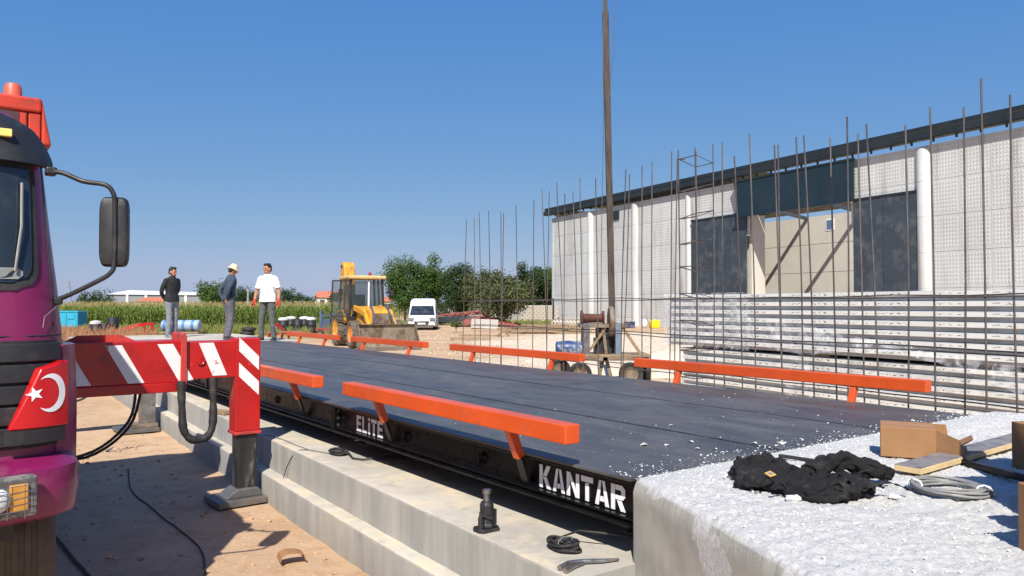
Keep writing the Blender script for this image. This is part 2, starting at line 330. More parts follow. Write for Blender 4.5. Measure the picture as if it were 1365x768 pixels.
def crumbs(n, fn, r0, r1, seed, flat=.7):
    rr = random.Random(seed); mb = MB()
    for i in range(n):
        q = fn(rr)
        if q is None: continue
        r = r0 + (r1 - r0) * rr.random() ** 4; vs = []
        for a in ((1, 1, 1), (-1, -1, 1), (-1, 1, -1), (1, -1, -1), (1.2, 0, .1), (-.2, 1.2, 0), (-1.1, -.2, .2), (.1, -1.1, .1)):
            vs.append(V(a) * r * rr.uniform(.5, .9))
        E = Matrix.Rotation(rr.random() * 6, 3, 'Z')
        vs = [E @ p for p in vs]; vs = [V((p.x, p.y, p.z * flat)) + V(q) for p in vs]
        mb.add(vs, [(0, 4, 5), (0, 5, 6), (0, 6, 1), (0, 1, 7), (0, 7, 4), (2, 5, 4), (2, 6, 5), (2, 4, 3), (3, 4, 7), (3, 7, 1), (3, 1, 6), (3, 6, 2)])
    return mb
def near_ground(rr):
    Y = rr.uniform(4, 12); X = rr.uniform(-.75, -.05) * Y; w = X * .806 + Y * .592
    if w > 2.05: return None
    return (X, Y, gz(X, Y) + .003)
solo(crumbs(1500, near_ground, .004, .03, 3), 'ground_pebbles', M['dirtclod'], 'small tan stones and clods scattered on the dirt by the truck', 'pebbles', kind='stuff', fix=False)
def mid_ground(rr):
    Y = rr.uniform(12, 46); X = rr.uniform(-.25, .45) * Y
    if X * .806 + Y * .592 < 7.2 : return None
    return (X, Y, gz(X, Y) + .01)
solo(crumbs(4200, mid_ground, .008, .07, 5, .5), 'ground_rubble', M['spoil'], 'pale limestone rubble strewn across the open yard', 'rubble', kind='stuff', fix=False)
# ------------------------------------------------------------------ foundation and ramps (weighbridge frame)
DZ = .85; T0 = 2.53; T1 = 17.3; WA = 2.545; WZ = 6.05
fo = thing('weighbridge_foundation', 'long stepped cast concrete foundation ledge under the black weighbridge', 'foundation', (4.3, 10, 0), FP)
def cast(w0, w1, t0, t1, zt, name, sd):      # long cast strip with slightly chipped, wavy arrises
    n_ = int((t1 - t0) / .045); rows = []
    for i in range(n_ + 1):
        t = t0 + (t1 - t0) * i / n_; a = .0297 * (t - 2.6) + .008 * fbm(t * .8, sd) + .004 * fbm(t * 6, sd + 3); ch = .009 + .022 * max(0, fbm(t * 5, sd + 7) - .25) + .003 * noise.noise(V((t * 40, sd, 1)))
        rows.append([V((w0 + a, t, -.2)), V((w0 + a + .003, t, .02)), V((w0 + a, t, zt - ch * 1.4)), V((w0 + a + ch * .5, t, zt - ch * .35)), V((w0 + a + ch * 1.5, t, zt)), V((w0 + a + min(.12, (w1 - w0) * .6), t, zt + .004 * fbm(t * 2, sd + 1))), V((w0 + a + .3 if w1 - w0 > .5 else w1 + .0297 * (t - 2.6) - .001 + .02, t, zt + .004 * fbm(t * 2, sd + 2))), V((w1 + (.0297 * (t - 2.6) + .02 if w1 < 3 else 0), t, zt)), V((w1 + (.0297 * (t - 2.6) + .02 if w1 < 3 else 0), t, -.2))])
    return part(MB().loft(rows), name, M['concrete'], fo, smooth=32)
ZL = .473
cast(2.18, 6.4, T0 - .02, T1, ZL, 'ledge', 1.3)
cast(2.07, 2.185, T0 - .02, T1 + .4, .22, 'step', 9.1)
fr = thing('far_ramp', 'concrete approach ramp at the far end where the three men stand', 'ramp', (4.3, 19, 0), FP)
part(MB().prism([(T1 + .02, -.2), (24, -.2), (24, .5), (22.5, DZ - .005), (T1 + .02, DZ - .005)], 2.5, 6.6, 'YZ'), 'slab', M['concrete'], fr, bevel=.02)
def wl(t):   # ragged left edge of the near ramp: flares outwards
    f = min(max((T0 - t) / 1.95, 0), 1); e = min(1, max(0, (T0 - t) / .12)); return WA + .022 - .84 * f
def topz(w, t):
    drop = max(0, .2 - t) * .22
    zz = DZ + .012 + .014 * fbm(w * 2.2, t * 2.2, 3) + .007 * fbm(w * 9, t * 9, 5) + .004 * noise.noise(V((w * 22, t * 22, 2)))
    if t > .4 and zz > 0:
        q = V((w, t, 0)); j_ = V((noise.noise(q * 30), noise.noise(q * 30 + V((7, 3, 0))), 0)) * .006
        zz += .009 - .009 * min(1.2, noise.voronoi((q + j_) / .026)[0][0] * 1.5) * (.6 + .5 * noise.noise(q * 6)) - .006 * min(1.2, noise.voronoi((q + j_ * .5) / .0125)[0][0] * 1.5)
    e = min(1, max(0, (T0 - t) / .25)); b = min(1, max(0, (w - wl(t)) / .03))
    return (DZ + .003) * (1 - e) + zz * e - .016 * (1 - b) ** 2 - drop
tl = [T0 - .0085 * i for i in range(245)]; t = tl[-1]
while t > -3: t -= .1; tl.append(t)
ra = MB(); NW = 430; rows = []
for t in tl:
    a = wl(t); b = 6.35 + .03 * fbm(t * 2, 9); row = []
    for k in range(30):
        z = -.1 + k / 30 * (topz(a, t) + .09); o = (.006 * fbm(t * 2, z * 2, 8) + .0015 * fbm(t * 16, z * 16, 5)) * min(1, (T0 - t) / .1)
        row.append((a - .02 + o, t, z))
    for k in range(NW + 1):
        ww = a + (b - a) * (k / NW); row.append((ww, t, topz(ww, t)))
    row.append((b, t, -.1)); rows.append(row)
n_ = len(rows[0]); ra.v = [V(p) for r in rows for p in r]
ra.f = [(j * n_ + i, j * n_ + i + 1, (j + 1) * n_ + i + 1, (j + 1) * n_ + i) for j in range(len(rows) - 1) for i in range(n_ - 1)]
ra.f.append(tuple(range(n_)))
nr = thing('near_ramp', 'pale crumbly white concrete ramp with rough grey rendered side in the foreground', 'ramp', (4.2, .5, 0), FP)
part(ra, 'ramp_block', M['ramp'], nr, smooth=180)
def ontop(rr):
    t = T0 - 2.3 * rr.random(); ww = rr.uniform(wl(t) + .02, 6.2); return (ww, t, topz(ww, t) + .002)
part(crumbs(7000, ontop, .002, .008, 8, .9), 'loose_crumbs', M['lime'], nr, kind='stuff', fix=False)
def ondeck(rr):
    d = rr.random() ** 3.2 * 2.6; t = T0 + d; ww = rr.uniform(WA + .05, WZ - .1)
    return (ww, t, DZ + .004)
dc = crumbs(380, ondeck, .0015, .008, 9, .5)
dc.add(crumbs(9, lambda rr: (3.0 + rr.random() * .9, T0 + .1 + rr.random() * .9, DZ + .006), .016, .034, 10, .35).v, crumbs(9, lambda rr: (3.0 + rr.random() * .9, T0 + .1 + rr.random() * .9, DZ + .006), .016, .034, 10, .35).f)
sp2 = MB()
sp2 = crumbs(1100, lambda rr: (rr.uniform(WA + .01, WZ + .1), T0 + rr.random() ** 3 * .22 - .02, DZ + .003), .002, .009, 31, .5)
for i in range(0):
    rr = random.Random(i); ww = rr.uniform(WA + .02, WZ); t = T0 + rr.random() ** 2 * .1; r = rr.uniform(.015, .06)
    sp2.lathe([(r, DZ + .001), (r * .9, DZ + .004 + rr.random() * .004), (r * .3, DZ + .009)], 7, (ww, t, 0))
for p in ():   p.x += .012 * noise.noise(p * 40); p.y += .012 * noise.noise(p * 40 + V((9, 0, 0)))
dc.add(sp2.v, sp2.f)
solo(dc, 'white_chips', M['lime'], 'white concrete chips and dust spilled on the near end of the black deck', 'chips', (4, 3, DZ), FP, kind='stuff', fix=False)
# ------------------------------------------------------------------ weighbridge
wb = thing('weighbridge', 'long black steel weighbridge deck with orange guard rails and white stencilled side lettering', 'weighbridge', (4.3, 10, .473), FP)
TJ = [T0 + .01, 5.95, 9.75, 13.5, T1]; WS = [WA, 3.73, 4.87, WZ]
for i in range(4):
    for j in range(3):
        part(MB().bb(WS[j] + (.011 if j else 0), WS[j + 1] - (.011 if j < 2 else 0), TJ[i] + .008, TJ[i + 1] - .008, DZ - .014, DZ + .0015 * ((i + j) % 2)), 'deck_plate', M['deck'], wb, bevel=.002)
    for sgn, we in ((1, WA), (-1, WZ)):
        b = MB(); a, e = TJ[i] + .008, TJ[i + 1] - .008
        X = lambda o: we + sgn * o
        for o0, o1, z0, z1 in ((.06, .075, .64, .822), (.004, .10, .822, .835), (-.012, .11, .626, .640), (.018, .06, .648, .662)):
            b.bb(min(X(o0), X(o1)), max(X(o0), X(o1)), a, e, z0, z1)
        sb = part(b, 'side_beam', M['black_paint'], wb, bevel=.003)
        for tt in ((a + .012, e - .012) if i else (e - .012,)):
            pl = part(MB().bb(min(X(.004), X(.1)), max(X(.004), X(.1)), tt - .011, tt + .011, .641, .8215), 'end_plate', M['black_paint'], sb)
            if sgn > 0:
                bo = MB()
                for zz in (.675, .725, .785): bo.lathe([(.011, -.012), (.011, 0)], 6, (X(.03), tt, zz), 'X'); 
                for zz in (.675, .73, .79): bo.lathe([(.012, -.02), (.012, .02)], 6, (X(.04), tt, zz), 'Y')
                part(bo, 'bolts', M['steel'], pl, kind='stuff')
        if sgn > 0:
            for tt in (a + .38 * (e - a), a + .66 * (e - a)):
                mb = MB(); mb.lathe([(.038, -.004), (.040, 0), (.030, .002), (.026, -.006), (.030, -.012)], 18, (X(.054), tt, .735), 'X', cap=False); part(mb, 'lifting_ring', M['black_paint'], sb, smooth=40)
        for tt in (a + .12, e - .12, (a + e) / 2):
            part(MB().bb(min(X(.061), X(.14)), max(X(.061), X(.14)), tt - .006, tt + .006, .64, .822), 'web_stiffener', M['black_paint'], sb)
    for k in range(4):
        part(MB().bb(WA + .12, WZ - .12, TJ[i] + .5 + k * .85, TJ[i] + .6 + k * .85, .66, .83), 'cross_beam', M['black_paint'], wb)
for ws_ in WS[1:3]: part(MB().bb(ws_ - .009, ws_ + .009, T0 + .012, T1 - .01, DZ - .012, DZ + .0032), 'seam_shade_strip', M['rubber'], wb)  # black strips on the deck stand in for the unlit gaps between plates
for tt in (T0 + .25, TJ[1], TJ[2], TJ[3], T1 - .3):
    for we in (WA + .35, WZ - .35):
        mb = MB().bb(we - .07, we + .07, tt - .09, tt + .09, .474, .49); mb.lathe([(.04, .49), (.045, .56), (.03, .58), (.03, .63)], 12, (we, tt, 0)); part(mb, 'load_cell_foot', M['steel'], wb)
def rail(sgn, we, t0, t1, posts):
    o = -sgn * .085; zc = DZ + .172
    r = part(MB().bb(we + o - .047, we + o + .047, t0, t1, zc - .047, zc + .047), 'guard_rail', M['orange'], wb, bevel=.006)
    for tp in posts:
        part(MB().bar((we - sgn * .012, tp, DZ - .03), (we + o + sgn * .01, tp, zc - .045), .05, .05, (0, 1, 0)), 'post', M['orange'], r, bevel=.004)
        part(MB().bar((we + sgn * .045, tp, .65), (we - sgn * .012, tp, DZ - .0305), .016, .06, (0, 1, 0)), 'bracket', M['black_paint'], r)
for t0, t1, ps in ((2.85, 5.45, (3.38, 4.98)), (6.03, 8.7, (6.65, 8.2)), (9.9, 12.6, (10.4, 12)), (13.6, 16.2, (14.2, 15.7))): rail(1, WA, t0, t1, ps)
for t0, t1, ps in ((2.9, 6.03, (3.5, 5.41)), (6.93, 9.88, (7.48, 9.27)), (10.65, 13.4, (11.15, 12.87)), (14.07, 16.77, (14.65, 16))): rail(-1, WZ, t0, t1, ps)
G = {'K': [[(0, 0), (.27, 0), (.27, 1), (0, 1)], [(.31, .53), (.63, 1), (.96, 1), (.62, .54)], [(.31, .49), (.62, .5), (1, 0), (.66, 0)]],
     'A': [[(0, 0), (.26, 0), (.47, 1), (.30, 1)], [(.53, 1), (.70, 1), (1, 0), (.74, 0)], [(.34, .17), (.66, .17), (.61, .37), (.39, .37)]],
     'N': [[(0, 0), (.26, 0), (.26, 1), (0, 1)], [(.74, 0), (1, 0), (1, 1), (.74, 1)], [(.29, .66), (.29, 1), (.71, .36), (.71, 0)]],
     'T': [[(0, .77), (1, .77), (1, 1), (0, 1)], [(.35, 0), (.65, 0), (.65, .73), (.35, .73)]],
     'R': [[(0, 0), (.27, 0), (.27, 1), (0, 1)], [(.31, .8), (.31, 1), (.78, 1), (.98, .86), (.98, .56), (.82, .43), (.31, .43), (.31, .6), (.68, .6), (.72, .66), (.72, .76), (.68, .8)], [(.42, .39), (.72, .39), (1, 0), (.68, 0)]],
     'E': [[(0, 0), (.95, 0), (.95, .2), (.32, .2), (.32, .4), (.85, .4), (.85, .6), (.32, .6), (.32, .8), (.95, .8), (.95, 1), (0, 1)]],
     'L': [[(0, 0), (.92, 0), (.92, .2), (.32, .2), (.32, 1), (0, 1)]], 'i': [[(.1, 0), (.9, 0), (.9, .72), (.1, .72)], [(.1, .82), (.9, .82), (.9, 1), (.1, 1)]]}
def lettering(word, t0, t1, z0, h, wdt, wp):
    mb = MB(); ha = MB(); tot = sum(wdt) + .16 * (len(word) - 1); k = (t0 - t1) / tot; t = t0
    for ch, wd in zip(word, wdt):
        for poly in G[ch]: mb.prism([(t - x * wd * k, z0 + y * h) for x, y in poly], wp - .0012, wp - .0035, 'YZ')
        cx = t - wd * k / 2
        t -= (wd + .16) * k
    return part(mb, 'stencil_lettering', M['spray'], wb)
lettering('KANTAR', 3.29, 2.635, .668, .122, (1, 1, 1, .9, 1, 1), WA + .06)
lettering('ELiTE', 5.60, 5.15, .668, .122, (.85, .8, .36, .9, .85), WA + .06)
# ------------------------------------------------------------------ things lying on the foundation ledge
def onw(w, t): return (w, t, ZL)
JW, JT = 2.29, 3.34
bj = thing('bottle_jack', 'black hydraulic bottle jack standing on the concrete ledge', 'jack', (JW, JT, ZL), FP)
B = lambda *a: V((JW + a[0], JT + a[1], ZL + a[2]))
part(MB().prism([(JW + x, JT + y) for x, y in ((-.05, -.05), (.05, -.05), (.055, 0), (.05, .05), (-.05, .05), (-.07, .025), (-.07, -.025))], ZL + .003, ZL + .02), 'base', M['plastic_black'], bj, bevel=.004)
part(MB().lathe([(.044, .02), (.044, .034), (.038, .042), (.038, .135), (.032, .15), (.024, .155)], 8, B(0, 0, 0)), 'cylinder', M['plastic_black'], bj, smooth=20, bevel=.004)
part(MB().lathe([(.017, .155), (.017, .19), (.023, .192), (.023, .214), (.012, .217)], 16, B(0, 0, 0)), 'ram', M['steel'], bj, smooth=40)
part(MB().lathe([(.014, .02), (.014, .075), (.008, .095), (.008, .11)], 12, B(-.052, -.02, 0)).bar(B(-.052, -.02, .095), B(.0, -.05, .075), .012).bar(B(.02, -.046, .03), B(.02, -.046, .12), .012, .014), 'pump', M['plastic_black'], bj, smooth=40)
def coil(c, r, n, rt, wob, ax=(1, 1), seed=1, tail=None, turns=None):
    rr = random.Random(seed); pts = []; N = 26
    for k in range(n):
        ro = rr.uniform(-1, 1) * wob; ox, oy = rr.uniform(-1, 1) * wob * .6, rr.uniform(-1, 1) * wob * .6; zz = rt + rr.random() * wob * .9 + k * .0016
        for i in range(N):
            a = 2 * PI * i / N; f = 1 + ro / r; pts.append((c[0] + ox + r * f * ax[0] * math.cos(a), c[1] + oy + r * f * ax[1] * math.sin(a), c[2] + zz + .006 * math.sin(a * 2 + k)))
    if tail: pts += tail
    return MB().tube(pts, rt, 6)
z_ = ZL + .004; cw_, ct = 2.41, 2.86
co1 = thing('cable_coil', 'coil of black cable lying on the ledge near the white lettering', 'cable', onw(cw_, ct), FP)
part(coil((cw_, ct, z_), .070, 12, .006, .016, (.7, 1.0), 2, [(cw_ + .06, ct + .08, z_ + .03), (cw_ + .1, ct, z_ + .07), (cw_ + .2, ct - .15, z_ + .07), (cw_ + .35, ct - .2, z_ + .04)]), 'cable_loops', M['rubber'], co1, smooth=60)
part(MB().tube([(cw_ - .05, ct - .02, z_), (cw_ - .05, ct - .02, z_ + .05), (cw_, ct, z_ + .058), (cw_ + .05, ct, z_ + .05), (cw_ + .055, ct, z_)], .003, 5), 'tie', M['cable'], co1)
cw_, ct = 2.50, 5.72
co2 = thing('cable_coil', 'small heap of black cable on the ledge beside the red outrigger leg', 'cable', onw(cw_, ct), FP)
part(coil((cw_, ct, z_), .06, 9, .007, .02, (.7, 1.2), 4, [(cw_ + .01, ct - .25, z_ + .008), (cw_ + .05, ct - .35, z_ + .008), (cw_ + .2, ct - .35, z_ + .01), (cw_ + .35, ct - .45, z_ + .008)]), 'cable_loops', M['rubber'], co2, smooth=60)
part(MB().tube([(cw_ - .05, ct + .05, z_ + .006), (cw_ - .12, ct + .3, z_ + .003), (cw_ - .13, ct + .6, z_ + .003), (2.38, ct + .85, z_ + .003), (2.36, ct + 1.15, z_ + .004), (2.29, ct + 1.2, z_ + .008)], .004, 6), 'lead', M['cable'], co2)
part(MB().tube([(cw_ - .12, ct + .3, z_), (2.33, ct + .35, z_), (2.292, ct + .36, z_ - .01), (2.270, ct + .42, z_ - .08), (2.266, ct + .5, z_ - .17), (2.25, ct + .52, .232)], .004, 6), 'drop_wire', M['rubber'], co2)
tp = thing('pry_bar', 'bent grey steel pry bar at the ledge edge by the grey ramp', 'tool', onw(2.35, 2.6), FP)
part(MB().tube([(2.20, 2.64, z_ + .01), (2.27, 2.66, z_ + .014), (2.34, 2.645, z_ + .012), (2.42, 2.60, z_ + .010), (2.50, 2.575, z_ + .008)], [.013, .011, .011, .01, .005], 8), 'shaft', M['steel'], tp, smooth=60)
part(MB().tube([(2.20, 2.60, z_ + .008), (2.28, 2.625, z_ + .010), (2.34, 2.63, z_ + .008)], [.012, .01, .004], 8), 'claw', M['steel'], tp, smooth=60)
wp_ = thing('wood_offcut', 'small pale wood offcut on the ledge behind the outrigger hose', 'wood', onw(2.4, 8.6), FP)
part(MB().box((2.4, 8.6, ZL + .025), (.1, .3, .035), .3), 'block', M['wood'], wp_)
# ------------------------------------------------------------------ crane truck (weighbridge frame: it is parked alongside)
tr = thing('crane_truck', 'purple crane truck with red outrigger and black mirror at the left edge', 'truck', (-.7, 6, 0), FP)
WC = -.7; TF = 3.9
LV = [(.9, 1.15, 0), (1.2, 1.15, 0), (1.48, 1.14, .02), (1.72, 1.12, .05), (2.0, 1.09, .10), (2.33, 1.06, .17), (2.46, 1.02, .24), (2.57, .95, .36), (2.63, .82, .55)]
def lvl(z):
    if z <= LV[0][0]: return LV[0][1:]
    for a, b in zip(LV, LV[1:]):
        if z <= b[0]:
            f = (z - a[0]) / (b[0] - a[0]); return a[1] + f * (b[1] - a[1]), a[2] + f * (b[2] - a[2])
    return LV[-1][1:]
RC = .25
def CS(s, z, off=0.):         # cab skin: s = distance round the front from the centre line
    a, df = lvl(z); t0 = TF + df; sg = 1 if s >= 0 else -1; s = abs(s); st = a - RC; q = RC * PI / 2
    if s <= st:
        bow = .05 * (s / st) ** 2; return V((WC + sg * s, t0 + bow - off, z))
    if s <= st + q:
        th = (s - st) / RC; bow = .05 * (1 - (s - st) / q)
        return V((WC + sg * (st + (RC + off) * math.sin(th)), t0 + bow + RC - (RC + off) * math.cos(th), z))
    return V((WC + sg * (a + off), t0 + RC + (s - st - q), z))
def ring(z, back):
    a, df = lvl(z); q = a - RC + RC * PI / 2; e = q + back - RC - df; ss = [-e] + [-(a - RC) - RC * PI / 2 * k / 8 for k in range(8, -1, -1)] + [-(a - RC) * .5, 0, (a - RC) * .5] + [(a - RC) + RC * PI / 2 * k / 8 for k in range(9)] + [e]
    return [CS(x, z) for x in ss]
zs = [.9, 1.0, 1.2, 1.35, 1.48, 1.6, 1.72, 1.86, 2.0, 2.14, 2.27, 2.33, 2.40, 2.46, 2.52, 2.57, 2.60, 2.63]
cab = part(MB().loft([ring(z, 1.75) for z in zs]), 'cab', M['purple'], tr, smooth=35)
def patch(s0, s1, z0, z1, off, thick=.02, ns=14, nv=8, shape=None):
    mb = MB(); f = shape or (lambda u, v: (s0 + (s1 - s0) * u, z0 + (z1 - z0) * v))
    for o in (off, off - thick): mb.grid(lambda u, v: CS(*f(u, v), o), ns, nv)
    k = (ns + 1) * (nv + 1); idx = lambda i, j: j * (ns + 1) + i
    bd = [idx(i, 0) for i in range(ns)] + [idx(ns, j) for j in range(nv)] + [idx(i, nv) for i in range(ns, 0, -1)] + [idx(0, j) for j in range(nv, 0, -1)]
    for a, b in zip(bd, bd[1:] + bd[:1]): mb.f.append((a, b, b + k, a + k))
    return mb
def rr_shape(s0, s1, z0, z1, r):     # rounded rectangle in (s, z)
    def f(u, v):
        z = z0 + (z1 - z0) * v; d = 0
        for e in (z - z0, z1 - z):
            if e < r: d = max(d, r - math.sqrt(max(r * r - (r - e) ** 2, 0)))
        a, b = s0 + d, s1 - d; return (a + (b - a) * u, z)
    return f
part(patch(0, 0, 0, 0, .008, .02, 30, 22, rr_shape(-1.04, 1.04, 1.715, 2.335, .10)), 'windshield_seal', M['rubber'], cab, smooth=35)
part(patch(0, 0, 0, 0, .013, .02, 30, 22, rr_shape(-1.005, 1.005, 1.75, 2.31, .08)), 'windshield', M['glass_dark'], cab, smooth=35)
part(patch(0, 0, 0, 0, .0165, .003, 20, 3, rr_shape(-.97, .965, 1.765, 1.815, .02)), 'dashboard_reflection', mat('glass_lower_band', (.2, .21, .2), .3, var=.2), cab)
part(MB().tube([CS(.93, 1.80, .03), CS(.95, 2.0, .035), CS(.955, 2.2, .03)], .006, 6), 'wiper', M['cable'], cab)
vis = patch(-1.25, 1.25, 2.265, 2.50, .06, .05, 40, 8, lambda u, v: ((-1.10 + 2.20 * u) * (1 - .12 * v * v), 2.295 + .30 * v - .11 * (abs(2 * u - 1)) ** 4 * v))
for p in vis.v: p.y -= max(0, p.z - 2.36) * .25
vo = part(vis, 'sun_visor', M['plastic_black'], tr, smooth=40)
for sx in (.86, -.86, 0): part(MB().box(CS(sx, 2.42, .085), (.08, .03, .035), rad(0)), 'marker_lamp', mat('marker_yellow', S(240, 214, 120), .3, var=.05), vo, bevel=.004)
for k in range(5):
    z = 1.045 + k * .09; part(patch(-1.13, 1.13, z, z + .078, .03 - .002 * (k % 2), .03, 34, 2), 'grille_slat', M['plastic_black'], cab, smooth=30, bevel=.004)
part(patch(-1.14, 1.14, 1.03, 1.495, .006, .01, 30, 2), 'grille_recess', M['rubber'], cab, smooth=30)
for sg, nm in ((1, 'corner_deflector'), (-1, 'corner_deflector')):
    f = lambda u, v: (sg * ((.91 + .095 * v) + (1.115 - (.91 + .095 * v)) * u), 1.12 + (.255 + .03 * u) * v)
    de = part(patch(0, 0, 0, 0, .075, .05, 16, 8, f), nm, M['flag_red'], tr, smooth=40, bevel=.006, label='red corner deflector with white crescent and star')
    fl = lambda u, v: (sg * (.90 + (1.105 - .90) * u), 1.055 + .063 * v); part(patch(0, 0, 0, 0, .07, .06, 16, 2, fl), 'deflector_lip', M['plastic_black'], de, smooth=40)
    if sg > 0:
        def poly_on(pts, off, mb):   # a flat sticker laid on the skin
            n0 = len(mb.v); mb.v += [CS(s, z, off) for s, z in pts]; mb.f.append(tuple(range(n0, n0 + len(pts))))
        mb = MB(); cs, cz, r1, r2 = 1.040, 1.268, .083, .067; o = []; N = 28
        outer = [(cs + r1 * .66 * math.cos(a), cz + r1 * math.sin(a)) for a in [rad(-132 + 264 * i / N) for i in range(N + 1)]]
        inner = [(cs - .016 + r2 * .66 * math.cos(a), cz + r2 * 1.0 * math.sin(a)) for a in [rad(-118 + 236 * i / N) for i in range(N + 1)]]
        for i in range(N): poly_on([outer[i], outer[i + 1], inner[i + 1], inner[i]], .0775, mb)
        part(mb, 'crescent', M['white'], de, fix=False); mb = MB()
        sc_, sz = .985, 1.268
        st = [(sc_ + (.030 if i % 2 == 0 else .012) * math.cos(rad(180 + 36 * i)), sz + (.034 if i % 2 == 0 else .0135) * math.sin(rad(180 + 36 * i))) for i in range(10)]
        for i in range(10): poly_on([st[i], st[(i + 1) % 10], (sc_, sz)], .0775, mb)
        part(mb, 'star', M['white'], de, fix=False)
part(MB().tube([CS(s_, 1.69 + .0 * s_, .0) for s_ in (1.07, 1.075)] , .0008, 4).tube([CS(1.125, z_, .0005) for z_ in (1.5, 1.6, 1.7, 1.9, 2.1, 2.3)], .003, 4).tube([CS(s_, 1.515, .0005) for s_ in (0, .3, .6, .8, .9, 1., 1.05, 1.1, 1.15, 1.2, 1.3)], .003, 4), 'panel_seam', M['rubber'], cab)
part(MB().tube([CS(1.21, 1.66, .002), CS(1.13, 1.64, .012), CS(1.06, 1.60, .012), CS(1.05, 1.55, .012)], .002, 4), 'paint_scratch', M['cable'], cab)
# fender, bumper, lamps
fe = MB().loft([[CS(s, z, o) for s, o in ((1.14, .0), (1.15, .028), (1.24, .05), (1.36, .05), (1.45, .045), (1.45, .0))] for z in (.93, .96, 1.0, 1.2, 1.36, 1.44, 1.47)])
part(fe, 'fender', M['purple'], tr, smooth=40)
def bring(z, a, t0, r):
    pts = [(WC - a, t0 + .75)]
    for k in range(7): th = PI / 2 * k / 6; pts.append((WC - a + r - r * math.cos(th), t0 + .14 + r - r * math.sin(th) - .0))
    for k in range(1, 6): f = k / 6; pts.append((WC - (a - r) + 2 * (a - r) * f, t0 + .14 * abs(2 * f - 1) ** 2))
    for k in range(6, -1, -1): th = PI / 2 * k / 6; pts.append((WC + a - r + r * math.cos(th), t0 + .14 + r - r * math.sin(th)))
    pts.append((WC + a, t0 + .75)); return [V((x, y, z)) for x, y in pts]
bu = part(MB().loft([bring(.72, 1.15, 3.76, .2), bring(.745, 1.185, 3.70, .2), bring(.86, 1.195, 3.67, .2), bring(.95, 1.19, 3.69, .2), bring(.985, 1.16, 3.74, .2), bring(.995, 1.12, 3.80, .2)]), 'bumper', M['purple'], tr, smooth=30)
part(MB().bb(-1.7, .25, 4.05, 4.3, .62, 1.02), 'lower_panel', M['plastic_black'], tr)
for sg in (1, -1):
    bx = lambda a: WC + sg * a
    th = rad(9) * sg
    hl = part(MB().box((bx(.80), 3.725, .868), (.42, .06, .165), th), 'headlight', mat('lamp_frame_grey', (.09, .09, .09), .6, col2=(.3, .28, .25), c2s=12), tr, bevel=.01)
    part(MB().lathe([(.05, .0), (.047, -.012), (.03, -.022), (.005, -.026)], 20, (bx(.868), 3.70, .868), 'Y'), 'lens', M['lens'], hl, smooth=50)
    part(MB().box((bx(.945), 3.716, .868), (.068, .02, .11), th), 'indicator', M['amber'], hl, bevel=.006)
    gd = MB()
    for zz in (.82, .845, .87, .895, .92): gd.tube([(bx(.66), 3.655, zz), (bx(.87), 3.672, zz), (bx(1.0), 3.70, zz)], .0016, 4)
    for aa in (.75, .83, .905, .965): gd.tube([(bx(aa), 3.655 + (aa - .7) * .13, .79), (bx(aa), 3.655 + (aa - .7) * .13, .945)], .0016, 4)
    part(gd, 'wire_guard', M['steel'], hl)
# mirror
def smooth_path_(p, n=4):
    p = [V(q) for q in p]; out = []
    for i in range(len(p) - 1):
        a, b, c_, d = p[max(i - 1, 0)], p[i], p[i + 1], p[min(i + 2, len(p) - 1)]
        for k in range(n):
            t = k / n; out.append(.5 * (2 * b + (c_ - a) * t + (2 * a - 5 * b + 4 * c_ - d) * t * t + (3 * b - a - 3 * c_ + d) * t ** 3))
    return out + [p[-1]]
mi = part(MB().tube(smooth_path_([(.36, 4.12, 2.265), (.42, 4.08, 2.262), (.50, 4.04, 2.225), (.585, 3.99, 2.21), (.618, 3.98, 2.17), (.625, 3.98, 2.1), (.625, 3.98, 1.86), (.61, 3.985, 1.80), (.55, 4.02, 1.755), (.44, 4.09, 1.69), (.40, 4.12, 1.675)]), .011, 8), 'mirror_arm', M['plastic_black'], tr, smooth=60)
hz = MB(); rings = []
for d, k in ((-.03, .80), (-.024, .94), (0, 1), (.03, 1), (.04, .96)):
    rg = []
    for i in range(24):
        a = 2 * PI * i / 24; ca, sa = math.cos(a), math.sin(a); e = .33
        rg.append(V((.062 * k * abs(ca) ** e * (1 if ca > 0 else -1), d, .165 * k * abs(sa) ** e * (1 if sa > 0 else -1))))
    rings.append(rg)
hz.loft(rings); E = Matrix.Rotation(rad(-22), 3, 'Z'); hz.v = [E @ p + V((.628, 4.015, 1.995)) for p in hz.v]
mh = part(hz, 'mirror_housing', M['plastic_black'], mi, smooth=45)
for zb in (2.27, 1.67): part(MB().box((.38 if zb > 2 else .41, 4.13, zb), (.045, .08, .035)), 'mirror_bracket', M['plastic_black'], mi, bevel=.008)
M['cabin_red'] = mat('faded_orange_red_paint', S(196, 58, 34), .5, var=.15, vs=3, col2=S(150, 60, 44), c2s=5)
